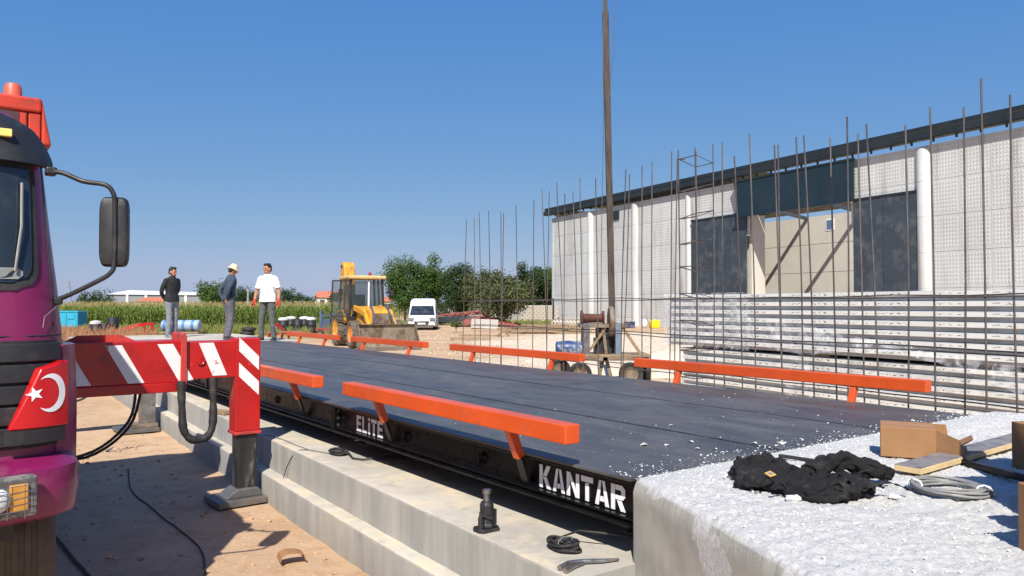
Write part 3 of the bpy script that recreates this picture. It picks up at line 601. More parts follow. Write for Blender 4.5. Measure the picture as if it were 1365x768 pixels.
# wheels, chassis, crane
def wheel(name, c, r, wd, parent, ax='X', rim=None, lugs=0, n=32, tm=None):
    h = wd / 2; ty = part(MB().lathe([(r * .62, -h * .8), (r * .9, -h), (r * .97, -h * .88), (r, -h * .7), (r, h * .7), (r * .97, h * .88), (r * .9, h), (r * .62, h * .8)], n, c, ax, cap=False), name, tm or M['rubber'], parent, smooth=35)
    part(MB().lathe([(.001, -h * .35), (r * .3, -h * .4), (r * .5, -h * .6), (r * .62, -h * .85), (r * .64, 0), (r * .62, h * .85), (r * .5, h * .6), (r * .3, h * .4), (.001, h * .35)], n, c, ax), 'rim', rim or M['steel'], ty, smooth=35)
    if lugs:
        mb = MB()
        for i in range(lugs):
            a = 2 * PI * i / lugs
            for sg in (-1, 1):
                q = [(r * .985, a + .0, sg * h * .95), (r * .985, a + .5 / lugs * 6.28 * .6, sg * h * .05)]
                f = lambda rr_, aa, hh: V(c) + V({'X': (hh, rr_ * math.cos(aa), rr_ * math.sin(aa)), 'Y': (rr_ * math.cos(aa), hh, rr_ * math.sin(aa))}[ax])
                mb.bar(f(r * 1.005, q[0][1] + (sg > 0) * PI / lugs, q[0][2]), f(r * 1.005, q[1][1] + (sg > 0) * PI / lugs, q[1][2]), r * .09, r * .06, tuple(f(r, a, 0) - V(c)))
        part(mb, 'tread_lugs', tm or M['rubber'], ty)
    return ty
for ww in (.26, -1.66):
    ty = wheel('front_wheel', (ww, 4.62, .5), .5, .33, tr, tm=M['tyre_dusty'])
    gm = MB()
    for o in (-.115, -.065, -.015, .035, .085):
        gm.lathe([(.4985, o), (.506, o + .004), (.506, o + .026), (.4985, o + .03)], 40, (ww + .0, 4.62, .5), 'X', cap=False)
    part(gm, 'tread_rib', M['tyre_dusty'], ty, smooth=30)
for ww in (.2, -1.6): wheel('rear_wheel', (ww, 10.9, .5), .5, .5, tr)
part(MB().bb(-1.15, -1.0, 4.2, 13, .75, .98).bb(-.4, -.25, 4.2, 13, .75, .98), 'chassis', M['plastic_black'], tr)
part(MB().bb(-1.85, .42, 7.6, 13, 1.0, 1.14), 'flatbed', M['wood'], tr)
part(MB().bb(-1.3, .0, 5.95, 7.0, .98, 1.9), 'crane_base', M['red'], tr, bevel=.03)
cc = part(MB().bb(-1.0, .50, 6.05, 7.0, 2.95, 3.05).prism([(.5, 3.05), (.56, 2.73), (.5, 2.73)], 6.05, 7.0, 'XZ'), 'crane_cabin_roof', M['cabin_red'], tr, bevel=.015)
cp = MB()
for ww, tt in ((.46, 6.1), (.46, 6.95), (-.96, 6.1), (-.96, 6.95), (.38, 6.1)): cp.bb(ww - .035, ww + .035, tt - .035, tt + .035, 1.85, 2.95)
cp.bb(-1, .5, 6.06, 6.99, 1.75, 1.9)
part(cp, 'crane_cabin_frame', M['cabin_red'], cc, bevel=.008)
part(MB().bb(-.9, .37, 6.06, 6.072, 1.92, 2.94).bb(.455, .462, 6.14, 6.92, 1.92, 2.94), 'cabin_window', mat('brown_tinted_glass', (.10, .05, .05), .12, var=.3, vs=2, spec=.7), cc)
part(MB().lathe([(.085, 3.05), (.08, 3.09), (.058, 3.10), (.052, 3.17), (.042, 3.19), (.01, 3.195)], 16, (.35, 6.35, 0)), 'beacon', mat('faded_orange_beacon', S(214, 96, 72), .5, var=.15), cc, smooth=40)
# outrigger
T = 6.65; H = .15; DW = .06
ou = part(MB().bb(-.6, 1.47 + DW, T - H, T + H, 1.04, 1.37).bb(-.6, 1.475 + DW, T - H - .012, T + H + .012, .965, 1.04), 'outrigger_beam', M['red'], tr, bevel=.006)
inn = part(MB().bb(1.3, 1.96 + DW, T - H + .018, T + H - .018, 1.055, 1.355), 'outrigger_arm', M['red_worn'], tr, bevel=.006)
part(MB().prism([(a_ + DW, b_) for a_, b_ in ((1.44, .99), (1.488, .99), (1.488, 1.40), (1.47, 1.435), (1.445, 1.42))], T - H - .02, T + H + .02, 'XZ'), 'end_collar', M['red_faded'], ou, bevel=.005)
part(MB().prism([(.7, 1.3705), (1.2, 1.3705), (1.1, 1.42), (.8, 1.42)], T - .02, T + .02, 'XZ'), 'top_rib', M['red_faded'], ou)
part(MB().lathe([(.034, -.014), (.028, -.016), (.014, -.005)], 16, (1.66, T - H + .018, 1.20), 'Y'), 'pivot_pin', M['red'], inn, smooth=40)
sl = part(MB().bb(1.935, 2.14, T - H - .004, T + .03, .60, 1.375), 'leg_sleeve', M['red_worn'], tr, bevel=.008)
part(MB().bb(1.927, 2.148, T - H - .012, T + .038, .575, .60), 'sleeve_collar', M['red_faded'], sl, bevel=.004)
jl = part(MB().bb(1.955, 2.12, T - .135, T + .01, .12, .574), 'jack_leg', mat('greasy_steel', (.05, .05, .05), .38, .6, .4, 5, col2=(.3, .3, .3), c2s=2.5, c2a=.5, c2b=.62, sc=(3, 3, .5)), tr, bevel=.01)
part(MB().prism([(1.85, .055), (2.155, .055), (2.15, .10), (2.12, .13), (1.95, .13), (1.90, .10)], T - .17, T + .05, 'XZ'), 'foot', M['grey_steel'], jl, bevel=.01)
def stripe(par, x0, x1, lean, z0, z1, y):
    return part(MB().prism([(x0, z1), (x1, z1), (x1 + lean, z0), (x0 + lean, z0)], y - .0015, y - .003, 'XZ'), 'warning_stripe', M['white_paint'], par, fix=True)
for x0 in (.60, .965, 1.33): stripe(ou, x0, x0 + .115, .16, 1.05, 1.345, T - H)
stripe(inn, 1.645, 1.76, .11, 1.075, 1.345, T - H + .018)
for z in (1.06, 1.27): part(MB().prism([(1.96, z), (2.125, z - .165), (2.125, z - .05), (1.96, z + .115)][::1], T - H - .0055, T - H - .007, 'XZ'), 'warning_stripe', M['white_paint'], sl)
hs = [(x_ + DW, y_, z_) for x_, y_, z_ in [(1.44, T - .19, 1.05), (1.445, T - .2, .85), (1.455, T - .21, .68), (1.50, T - .21, .60), (1.57, T - .2, .575), (1.65, T - .18, .60), (1.69, T - .16, .68), (1.70, T - .14, .85), (1.70, T - .12, 1.06)]]
def smooth_path(p, n=5):
    p = [V(q) for q in p]; out = []
    for i in range(len(p) - 1):
        a, b, c_, d = p[max(i - 1, 0)], p[i], p[i + 1], p[min(i + 2, len(p) - 1)]
        for k in range(n):
            t = k / n; out.append(.5 * (2 * b + (c_ - a) * t + (2 * a - 5 * b + 4 * c_ - d) * t * t + (3 * b - a - 3 * c_ + d) * t ** 3))
    return out + [p[-1]]
hp = smooth_path(hs, 6)
part(MB().tube(hp, [.030 + .0016 * math.sin(i * 1.9) + .003 * math.sin(i * .7) for i in range(len(hp))], 10), 'hydraulic_hose', M['rubber'], ou, smooth=60)
for q in ([(1.2, 6.6, 1.0), (1.15, 6.6, .75), (.9, 6.55, .55), (.5, 6.5, .5)], [(1.25, 6.65, 1.0), (1.15, 6.6, .7), (.85, 6.6, .5), (.4, 6.55, .55)], [(.95, 9.2, .95), (1.0, 9.2, .75), (1.12, 9.2, .7), (1.2, 9.2, .8), (1.2, 9.2, 1.0)], [(.98, 9.3, .95), (1.04, 9.3, .68), (1.12, 9.3, .64), (1.24, 9.3, .72), (1.25, 9.2, 1.0)]):
    part(MB().tube(smooth_path(q), .011, 8), 'hydraulic_hose', M['rubber'], ou, smooth=60)
# rear stabiliser
T2 = 11.1; ro = part(MB().bb(-.6, 2.2, T2 - .1, T2 + .1, .74, .95), 'rear_outrigger', M['red'], tr, bevel=.008)
part(MB().bb(2.06, 2.24, T2 - .1, T2 + .08, .10, .74), 'rear_jack_leg', M['steel'], ro, bevel=.01)
part(MB().bb(1.95, 2.26, T2 - .16, T2 + .14, .06, .10), 'rear_foot', M['mud_steel'], ro)
for nm, ww, tt, sx, sy, lab in (('base_plate', 1.97, 6.6, .40, .38, 'flat steel plate under the front outrigger foot'), ('base_plate', 2.02, 11.1, .46, .5, 'flat grey pad under the rear jack leg')):
    o = thing(nm, lab, 'plate', (ww, tt, 0), FP); part(MB().box((ww, tt, .030), (sx, sy, .05), .06), 'plate', M['grey_steel'], o, bevel=.005)
def cable_on_ground(name, pts, r, lab, m=None):
    q = []
    for w_, t_ in pts:
        p = FP @ V((w_, t_, 0)); q.append(V((p.x, p.y, gz(p.x, p.y) + r * .8 + .003)))
    q = smooth_path(q, 8)
    for p in q: p.z = gz(p.x, p.y) + r + .002
    return solo(MB().tube(q, r, 6), name, m or M['rubber'], lab, 'cable', q[len(q) // 2], smooth=60)
cable_on_ground('ground_cable', [(.75, 4.6), (.72, 5.3), (.66, 6.2), (.60, 7.2), (.7, 8.2), (.9, 9.0)], .012, 'long black cable snaking over shaded dirt beside the truck')
cable_on_ground('ground_wire', [(1.3, 4.95), (1.42, 5.6), (1.38, 6.6), (1.36, 7.6), (1.5, 8.6)], .006, 'thin dark wire on the dirt between truck and ledge')
# cardboard scrap on the dirt
q = FP @ V((1.81, 4.87, 0)); cbs = thing('cardboard_scrap', 'bent brown cardboard scrap lying on the bare dirt', 'cardboard', (q.x, q.y, 0))
mb = MB(); E = Matrix.Rotation(.5, 3, 'Z'); pr = [(-.08, .02), (-.07, .055), (-.03, .07), (.03, .065), (.07, .05), (.085, .01)]
vs = [E @ V((a, y, z)) + V((q.x, q.y, .0)) for y in (-.055, .055) for a, z in pr]; n6 = len(pr)
mb.add(vs, [(i, i + 1, i + 1 + n6, i + n6) for i in range(n6 - 1)]); o = part(mb, 'sheet', M['card'], cbs); sm = o.modifiers.new('thickness', 'SOLIDIFY'); sm.thickness = .005
# ------------------------------------------------------------------ things on the near ramp
def rz(x, y):
    q = FP.inverted() @ V((x, y, 0)); return topz(q.x, q.y)
ZR = DZ + .012
bx = thing('cardboard_box', 'open brown cardboard box lying on its side on the white ramp', 'box', (2.08, 4.07, ZR)); E = Matrix.Rotation(rad(-25), 4, 'Z'); O = Matrix.Translation((2.09, 4.07, ZR + .002)) @ E @ Matrix.Scale(1.08, 4)
def oriented(mb): mb.v = [O @ p for p in mb.v]; return mb
part(oriented(MB().bb(-.125, .11, -.11, .11, .002, .145)), 'carton', M['card'], bx, bevel=.003)
fl = MB(); fl.add([(.112, -.11, .004), (.112, -.11, .142), (.20, -.165, .11), (.225, -.175, .03)], [(0, 1, 2, 3)]); part(oriented(fl), 'flap', M['card'], bx).modifiers.new('t', 'SOLIDIFY').thickness = .004
fl = MB(); fl.add([(.112, -.108, .006), (.112, .108, .006), (.275, .10, .10), (.265, -.07, .105)], [(0, 1, 2, 3)]); part(oriented(fl), 'flap', M['card'], bx).modifiers.new('t', 'SOLIDIFY').thickness = .004
fl = MB(); fl.add([(.112, .11, .004), (.112, .11, .142), (.17, .155, .135), (.19, .16, .01)], [(0, 1, 2, 3)]); part(oriented(fl), 'flap', M['card'], bx).modifiers.new('t', 'SOLIDIFY').thickness = .004
part(oriented(MB().bb(-.124, .109, -.0225, .0225, .1452, .1458)), 'packing_tape', mat('packing_tape', S(168, 120, 78), .3, var=.06), bx)
def carton(x, y, sx, sy, h, rot, lab, z=ZR):
    o = thing('cardboard_box', lab, 'box', (x, y, z)); part(MB().box((x, y, z + h / 2), (sx, sy, h), rot), 'carton', M['card'], o, bevel=.004)
    part(MB().box((x, y, z + h + .001), (sx * .98, .05, .0015), rot), 'packing_tape', M['card'], o); return o
carton(2.62, 3.62, .36, .3, .225, .1, 'closed brown cardboard box cut by the right edge beyond the wire coil')
carton(1.82, 2.35, .37, .30, .22, .05, 'brown cardboard box low at the right edge nearest the camera')
carton(1.88, 2.36, .28, .26, .20, .0, 'unseen small carton added on the low box to shade the ramp', ZR + .225)  # this and the next three cartons are out of view, added as shadow casters
carton(1.99, 2.37, .24, .26, .30, .0, 'unseen upper carton added on the small stack to shade the ramp', ZR + .43)
carton(2.19, 2.62, .46, .42, .76, .0, 'unseen tall brown carton added past the right edge to shade the ramp')
carton(2.27, 3.04, .22, .36, .80, .0, 'unseen tall brown carton added farthest along the right edge to shade the ramp')
# jacket
jk = thing('black_jacket', 'crumpled black jacket with a small yellow badge thrown on the white ramp', 'jacket', (1.3, 3.3, ZR))
mb = MB(); rr = random.Random(5)
for c, r, a in (((1.10, 3.44, .025), (.12, .10, .055), .2), ((1.06, 3.36, .02), (.10, .10, .042), .9), ((1.20, 3.30, .02), (.16, .12, .046), -.3), ((1.34, 3.27, .02), (.17, .13, .040), .4), ((1.26, 3.16, .015), (.15, .09, .034), -.2), ((1.44, 3.33, .02), (.13, .09, .042), .5)):
    mb.ell((c[0], c[1], ZR + c[2]), r, 14, 8, Matrix.Rotation(a, 3, 'Z'))
mb.tube([(1.30, 3.38, ZR + .05), (1.40, 3.46, ZR + .075), (1.50, 3.50, ZR + .085), (1.56, 3.47, ZR + .07), (1.63, 3.42, ZR + .045), (1.69, 3.43, ZR + .04)], [.048, .054, .056, .052, .045, .04], 10)
mb.tube([(1.0, 3.46, ZR + .03), (1.05, 3.53, ZR + .06), (1.14, 3.52, ZR + .075), (1.22, 3.42, ZR + .06), (1.26, 3.30, ZR + .05)], [.04, .05, .05, .045, .04], 10)
mb.tube([(1.12, 3.20, ZR + .01), (1.2, 3.10, ZR + .022), (1.32, 3.08, ZR + .025), (1.42, 3.16, ZR + .03), (1.5, 3.24, ZR + .03)], [.03, .035, .03, .03, .04], 10)
for q in range(16):      # folds
    a = rr.uniform(.98, 1.45); b = rr.uniform(3.12, 3.42); th = rr.uniform(-.5, .8); l = rr.uniform(.10, .22)
    mb.tube([(a, b, ZR + .04), (a + l * .5 * math.cos(th), b + l * .5 * math.sin(th), ZR + .058 + rr.random() * .024), (a + l * math.cos(th), b + l * math.sin(th), ZR + .035)], [.010, .015, .009], 8)
jo = part(mb, 'crumpled_body', M['cloth_black'], jk); remesh(jo, .0055, 1, .05, .095); bpy.data.textures[-1].noise_type = 'HARD_NOISE'; bpy.data.textures[-1].noise_depth = 2; sm_ = jo.modifiers.new('soften', 'SMOOTH'); sm_.iterations = 2
RB_ = Matrix.Rotation(.35, 3, 'X') @ Matrix.Rotation(.5, 3, 'Z')
part(MB().box((1.098, 3.285, ZR + .071), (.034, .034, .004), RB_), 'badge', mat('yellow_badge', S(196, 156, 80), .7, var=.15, vs=30), jk)
part(MB().box((1.098, 3.284, ZR + .0735), (.018, .018, .002), RB_), 'badge_emblem', M['cable'], jk)
pk = thing('scaffold_plank', 'worn grey topped wooden plank lying behind the wire coil', 'plank', (2.4, 4.0, ZR))
pa, pb = V((1.83, 3.575, ZR + .028)), V((3.05, 4.52, ZR + .03)); d = (pb - pa).normalized()
part(MB().bar(pa, pb, .125, .028), 'board', mat('pale_sawn_wood', S(206, 180, 134), .7, var=.15, vs=12), pk, bevel=.003)
part(MB().bar(pa + V((0, 0, .0155)), pb + V((0, 0, .0155)), .12, .003), 'film_face', mat('worn_grey_ply_face', S(128, 124, 122), .55, var=.2, vs=14, col2=S(84, 80, 84), c2s=11, c2a=.45, c2b=.65), pk)
cw = thing('wire_coil', 'tied coil of grey cable lying on the white ramp', 'cable', (1.83, 3.24, ZR))
part(coil((1.83, 3.24, ZR + .002), .132, 13, .0055, .014, (1, 1), 12), 'cable_loops', M['cable'], cw, smooth=60)
for a in (2.4, -.25): part(MB().tube([(1.83 + (.132 + .03 * math.cos(b)) * math.cos(a), 3.24 + (.132 + .03 * math.cos(b)) * math.sin(a), ZR + .018 + .022 * math.sin(b)) for b in [i * PI / 4 for i in range(9)]], .005, 6), 'tie', M['white'], cw)
solo(MB().bar((1.38, 3.99, ZR + .012), (1.66, 3.70, ZR + .012), .022, .016), 'rubber_strip', M['rubber'], 'short black rubber strip on the ramp behind the jacket', 'strip', (1.5, 3.85, ZR), bevel=.003)
solo(MB().bar((2.20, 3.86, ZR + .018), (2.32, 3.2, ZR + .02), .03, .03), 'steel_bar', M['black_paint'], 'dark square steel bar lying in shadow at the right edge', 'bar', (2.25, 3.5, ZR), bevel=.003)
for i, (x, y, r, lab) in enumerate(((1.135, 3.12, .034, 'flat white stone flake in front of the jacket'), (1.00, 3.52, .036, 'white stone lump at the left end of the jacket'), (1.56, 3.16, .024, 'small grey stone to the right of the jacket'))):
    m_ = MB().ell((x, y, ZR + r * .25), (r, r * .7, r * .45), 9, 6)
    for p in m_.v: p += V((noise.noise(p * 60), noise.noise(p * 60 + V((5, 0, 0))), noise.noise(p * 60 + V((0, 5, 0))))) * r * .3
    solo(m_, 'stone', M['lime'], lab, 'stone', (x, y, ZR), group='loose stones on the ramp')
# ------------------------------------------------------------------ rebar (hall frame)
def by_of(px, bx_): r = (px - 682.5) / FPX; Y = bx_ / (.8838 * r + .4679); return Y * (.8838 - .4679 * r), Y
RB = 6.885
rbf = thing('rebar_mesh', 'long upright rebar mesh of thin tied bars standing behind the weighbridge', 'rebar', (RB, 8, 0), FB)
bars = [(622, 292, 618), (632, 290, 633), (640, 283, 640), (654, 281, 653), (667, 282, 668), (674, 284, 669), (688, 273, 690), (711, 267, 710), (724, 252, 728), (731, 254, 729), (745, 243, 750), (754, 258, 752), (766, 255, 768), (774, 236, 777), (796, 237, 797), (833, 225, 829), (843, 232, 832), (857, 220, 856), (869, 214, 867), (898, 201, 893), (901, 210, 899), (963, 189, 965), (982, 207, 987), (1004, 178, 1006), (1033, 192, 1040), (1039, 192, 1042), (1066, 182, 1068), (1076, 180, 1082), (1105, 182, 1112), (1135, 155, 1130), (1144, 176, 1149), (1159, 164, 1168), (1212, 166, 1209), (1245, 142, 1245), (1290, 142, 1285), (1313, 103, 1313), (1347, 124, 1353), (1395, 118, 1393), (1450, 90, 1448), (1500, 70, 1503)]
for i, (xt, yt, xb) in enumerate(bars):
    bx_ = RB + (.22 if i % 3 == 1 else 0); b0, Y0 = by_of(xb, bx_); b1, Y1 = by_of(xt, bx_); zt = zw(yt, Y1)
    lean = (b1 - b0) / max(zt - 1.25, .5); base = b0 - lean * 1.25; mid = (b0 + b1) / 2 + R.uniform(-.012, .012)
    pts = [(bx_, base, -.05), (bx_ + R.uniform(-.01, .01), base + lean * zt * .5 + R.uniform(-.012, .012), zt * .5), (bx_ + R.uniform(-.05, .05), b1, zt)]
    part(MB().tube(smooth_path(pts, 4), .0088, 6), 'vertical_bar', M['rust'], rbf, smooth=60)
b_far, b_near = by_of(616, RB)[0], by_of(1520, RB)[0]
for z in (.25, .72, 1.22, 1.73):
    for bx_, dz in ((RB - .016, 0), (RB + .24, .02)):
        n_ = 16; pts = [(bx_ + R.uniform(-.006, .006), b_far + .2 + (b_near - b_far) * k / n_ + (0 if bx_ < RB else -.3), z + dz + R.uniform(-.014, .014)) for k in range(n_ + 1)]
        part(MB().tube(pts, .0075, 6), 'horizontal_bar', M['rust'], rbf, smooth=60)
rc = thing('rebar_column_cage', 'square rebar column cage with ties rising from the rebar mesh', 'rebar', (RB + .3, by_of(925, RB + .3)[0], 0), FB)
b0 = by_of(908, RB + .15)[0]; b1 = by_of(931, RB + .15)[0]; cz = [(RB + .12, b0), (RB + .42, b0), (RB + .42, b1), (RB + .12, b1)]
for i, (a, b) in enumerate(cz):
    zt = (3.80, 3.86, 3.85, 3.72)[i]; part(MB().tube([(a, b, -.05), (a + .01, b, 2), (a + R.uniform(-.02, .02), b + R.uniform(-.02, .02), zt)], .009, 6), 'vertical_bar', M['rust'], rc, smooth=60)
z = .3
while z < 3.7:
    t_ = R.uniform(-.05, .05); pts = [(a, b, z + (t_ if k in (1, 2) else -t_)) for k, (a, b) in enumerate(cz)]; part(MB().tube(pts + [pts[0], V(pts[0]) + V((.06, -.06, 0))], .0075, 5), 'stirrup_tie', M['rust'], rc)
    z += .37
# ------------------------------------------------------------------ stacked insulated panels
m, n, p, L = nodes('panel_edge_with_print'); co = coord(n, L)
s3 = n.nodes.new('ShaderNodeSeparateXYZ'); L(co, s3.inputs[0])
wv = nz(n, L, coord(n, L, 'Object', (1, 5, 26)), 3.1, 2, .5); gate = nz(n, L, coord(n, L, 'Object', (0, 2.2, 0)), 1, 1, .4)
band = mth(n, L, 'LESS_THAN', mth(n, L, 'ABSOLUTE', mth(n, L, 'SUBTRACT', s3.outputs['Z'], .088)), .012)
ink = mth(n, L, 'MULTIPLY', mth(n, L, 'MULTIPLY', ramp(n, L, wv, .53, .58), ramp(n, L, gate, .46, .5)), band)
c = mixc(n, L, ramp(n, L, nz(n, L, co, 1.2, 5), .3, .7), S(220, 218, 208), S(234, 233, 226)); c = mixc(n, L, ink, c, S(110, 104, 98)); L(c, p.inputs['Base Color']); p.inputs['Roughness'].default_value = .6; M['panel_edge'] = m
M['panel_sheet'] = mat('galvanised_sheet', S(202, 204, 203), .42, .3, .10, 2, col2=S(170, 166, 156), c2s=1.5, c2a=.5, c2b=.7)
ORD = ['topmost', 'second', 'third', 'fourth', 'fifth', 'sixth', 'lowest']
PX = 9.06; hh_ = .127
def panel(z, far, near, lab, off):
    t = thing('insulated_panel', lab, 'panel', (PX + off, 6, z), FB, 'insulated roof panels in two bundles')
    x = PX + off; prof = [(x + .05, z + .004), (x + .05, z + .048), (x, z + .052), (x, z + .115), (x + .004, z + .1235), (x + 2.2, z + .1235), (x + 2.2, z + .004)]
    part(MB().prism(prof, near, far, 'XZ'), 'sheet', M['panel_sheet'], t)
    part(MB().bb(x - .004, x - .001, near, far - .02, z + .060, z + .113), 'printed_edge', M['panel_edge'], t)
    rb = MB()
    for k in range(8): rb.prism([(x + .12 + k * .24, z + .123), (x + .2 + k * .24, z + .123), (x + .18 + k * .24, z + .1255), (x + .14 + k * .24, z + .1255)], near, far, 'XZ')
    part(rb, 'top_rib', M['panel_sheet'], t)
for k in range(7): panel(1.835 - hh_ * (k + 1), 11.05 + R.uniform(-.04, .03), -.5, '%s white edged insulated panel of the upper wrapped bundle' % ORD[k], R.uniform(-.008, .008))
for k in range(6): panel(.905 - hh_ * (k + 1), 10.75 + R.uniform(-.05, .03), -.5, '%s insulated panel of the lower bundle on the ground' % (ORD[k] if k < 5 else 'lowest'), .06 + R.uniform(-.008, .008))
for i, b in enumerate((10.3, 7.75, 5.3, 2.6)):
    solo(MB().bb(PX + .08, PX + 2.1, b - .16, b + .16, .906, .945), 'timber_spacer', M['wood'], ('timber spacer block at the far left end between the two panel bundles', 'timber spacer block in mid length between the two panel bundles', 'timber spacer block between panel bundles near the orange rail end', 'timber spacer block between panel bundles at the near right')[i], 'spacer', (PX + .5, b, .906), FB, group='spacers between the panel bundles')
for i, b in enumerate((9.8, 5, 1)): solo(MB().bb(PX + .05, PX + 2.2, b - .06, b + .06, -.05, .138), 'timber_bearer', M['wood'], 'timber bearer under the lower panel bundle, %s along' % ('far end', 'midway', 'near end')[i], 'timber', (PX + .5, b, 0), FB, group='bearers under the panels')
def film(u, v):
    b = 11.12 - u * 2.1; z = 1.86 - v * .93; o = .02 + .012 * fbm(b * 4, z * 4, 1); return (PX - o - .01, b, z)
fm = thing('stretch_film', 'torn clear plastic stretch film wrapped round the upper panel bundle', 'plastic film', (PX, 10, .9), FB)
part(MB().grid(film, 40, 24), 'end_wrap', M['film'], fm, smooth=180)
part(MB().grid(lambda u, v: (PX - .03 + u * 1.1, 11.12 + .015 * fbm(u * 6, v * 6), 1.86 - v * .95), 20, 20), 'end_sheet', M['film'], fm, smooth=180)
def drape(u, v):
    b = 9.6 - u * 6.5; top = 1.60 - u * .95 + .35 * max(0, u - .55); z = top - v * (.28 + .18 * math.sin(u * 9)); z = max(z, .66)
    return (PX - .035 - .03 * v - .03 * fbm(b * 2.5, z * 5, 3) - .05 * math.sin(u * PI) * v, b, z + .04 * fbm(b * 3, v * 3, 7))
part(MB().grid(drape, 70, 14), 'loose_drape', M['film'], fm, smooth=180)
part(MB().grid(lambda u, v: (PX - .06 - .05 * v + .05 * fbm(u * 3, v * 3, 5), 8.0 + (u - .5) * (.35 + .2 * v) + .05 * fbm(v * 4, 2), .9 - v * .85), 12, 16), 'hanging_rag', M['film'], fm, smooth=180)
# ------------------------------------------------------------------ precast hall
HX = 37.1; RH = 1.83; Z0 = .69 - RH; ZT = .69 + RH * 5; PW = 6.2 / 4
ha = thing('precast_hall', 'large unfinished pale precast concrete hall with dark roof edge and slate doors', 'building', (HX, 40, 0), FB)
pm = MB().bb(-.10, .0, -PW / 2 + .006, PW / 2 - .006, -RH / 2 + .006, RH / 2 - .006)
nxp, nzp = 9, 8; a0, a1, c0, c1 = -PW / 2 + .07, PW / 2 - .07, -RH / 2 + .16, RH / 2 - .12
pm = MB().bb(0, .10, -PW / 2 + .006, PW / 2 - .006, -RH / 2 + .008, RH / 2 - .008)
for i in range(nxp):
    for j in range(nzp):
        y0 = a0 + (a1 - a0) * i / nxp; y1 = a0 + (a1 - a0) * (i + 1) / nxp; z0 = c0 + (c1 - c0) * j / nzp; z1 = c0 + (c1 - c0) * (j + 1) / nzp
        e = .008; pm.add([(-.001, y0 + e, z0 + e), (-.001, y1 - e, z0 + e), (-.001, y1 - e, z1 - e), (-.001, y0 + e, z1 - e), (-.016, y0 * .65 + y1 * .35, z0 * .4 + z1 * .6), ], [(0, 1, 4), (1, 2, 4), (2, 3, 4), (3, 0, 4)])
pme = pm.mesh('wall_panel', M['precast'])
for row in range(6):
    zc = Z0 + RH * (row + .5)
    for col in range(32):
        yc = 61.8 - PW * (col + .5)
        if yc < 12.3: continue
        z0, z1 = zc - RH / 2, zc + RH / 2
        if 28.9 < yc < 37.1: continue
        if (37.1 <= yc < 42.6 or 25.0 < yc < 28.9) and z1 < 7.7: continue
        inst(pme, 'wall_panel', ha, (HX, yc, zc))
core = MB()
for y0, y1, z0, z1 in ((12, 25.2, 0, 9.8), (25.2, 28.9, 7.65, 9.8), (37.1, 42.6, 7.65, 9.8), (42.6, 61.75, 0, 9.8)): part(MB().bb(HX + .101, HX + .3, y0, y1, z0, z1), 'wall_core', M['precast_cream'], ha)
part(MB().bb(HX + .301, HX + 22, 61.3, 61.75, 0, 10.6), 'end_wall', M['precast'], ha); part(MB().bb(HX + .301, HX + 1.5, 37.1, 37.3, 0, 7.6), 'bay_jamb', M['precast_cream'], ha)
for k, b in enumerate((61.55, 55.5, 49.2, 42.95, 24.9, 18.7, 12.6)):
    r_ = .42 if b != 42.95 else .3
    part(MB().lathe([(r_, 0), (r_, 9.55), (r_ * .8, 9.75)], 24, (HX + .17, b, 0)), 'pilaster', M['precast'], ha, smooth=40) if k else part(MB().bb(HX - .03, HX + .1, 61.75, 62.0, 0, 9.8), 'corner_post', M['precast'], ha)
    for z in (.69 + RH * i for i in range(5)):
        if k: part(MB().lathe([(r_ + .006, z - .02), (r_ + .006, z + .02)], 24, (HX + .17, b, 0)), 'joint_ring', M['precast'], ha, smooth=40)
# slate door sheets, lintel, open bay
def sheet(name, y0, y1, z0, z1, x, m_, n):
    dw = part(MB().bb(x, x + .12, y0, y1, z0, z1), name, m_, ha)
    part(MB().bb(x - .05, x + .14, y0 - .05, y1 + .05, z1, z1 + .1), 'top_rail', M['roof_dark'], dw)
    for k in range(1, n): part(MB().bb(x - .006, x - .001, y0 + (y1 - y0) * k / n - .012, y0 + (y1 - y0) * k / n + .012, z0, z1), 'sheet_seam', M['roof_dark'], dw)
    return dw
sheet('sliding_door', 37.15, 42.4, 0, 7.62, HX - .16, M['slate'], 2)
sheet('sliding_door', 25.25, 29.0, 0, 7.5, HX - .16, M['slate'], 2)
li = sheet('lintel_panel', 28.75, 37.7, 7.45, 9.75, HX - .45, M['slate_blue'], 4)
part(MB().bb(HX - .6, HX - .46, 28.7, 37.75, 7.40, 7.46).bar((HX - .4, 37.9, 9.9), (HX - .3, 37.3, 7.5), .3, .02), 'lintel_flange', M['slate_blue'], li)
BX = HX + 7; bw = MB()
for row in range(4):
    zc = (.0 + .99 + 1.98 * row)
    for col in range(12):
        part(MB().bb(BX, BX + .2, 29.0 + 1.55 * col + .012, 29.0 + 1.55 * (col + 1) - .012, zc - .975, zc + .975), 'bay_panel', M['precast_cream'], ha)
part(MB().bb(BX + .2, BX + .3, 29, 47, 0, 7.9), 'bay_back', M['precast_cream'], ha)
wn = part(MB().bb(BX - .03, BX - .005, 36.1, 36.8, 6.8, 7.6), 'bay_window', M['white'], ha); part(MB().bb(BX - .04, BX - .031, 36.18, 36.72, 6.88, 7.52), 'pane', mat('sky_blue_pane', S(96, 120, 150), .1, var=.1), wn)
for b in (38.4, 34.0): part(MB().bar((BX - 4.0, b, 8.3), (BX + .1, b, 7.8), .22, .2), 'bay_brace', M['slate'], ha)
part(MB().bar((HX + .3, 28, 7.7), (HX + .3, 37.5, 7.7), .12).bar((HX + 1.0, 28, 7.9), (HX + 1.0, 37.5, 7.6), .1), 'bay_purlin', M['roof_dark'], ha)
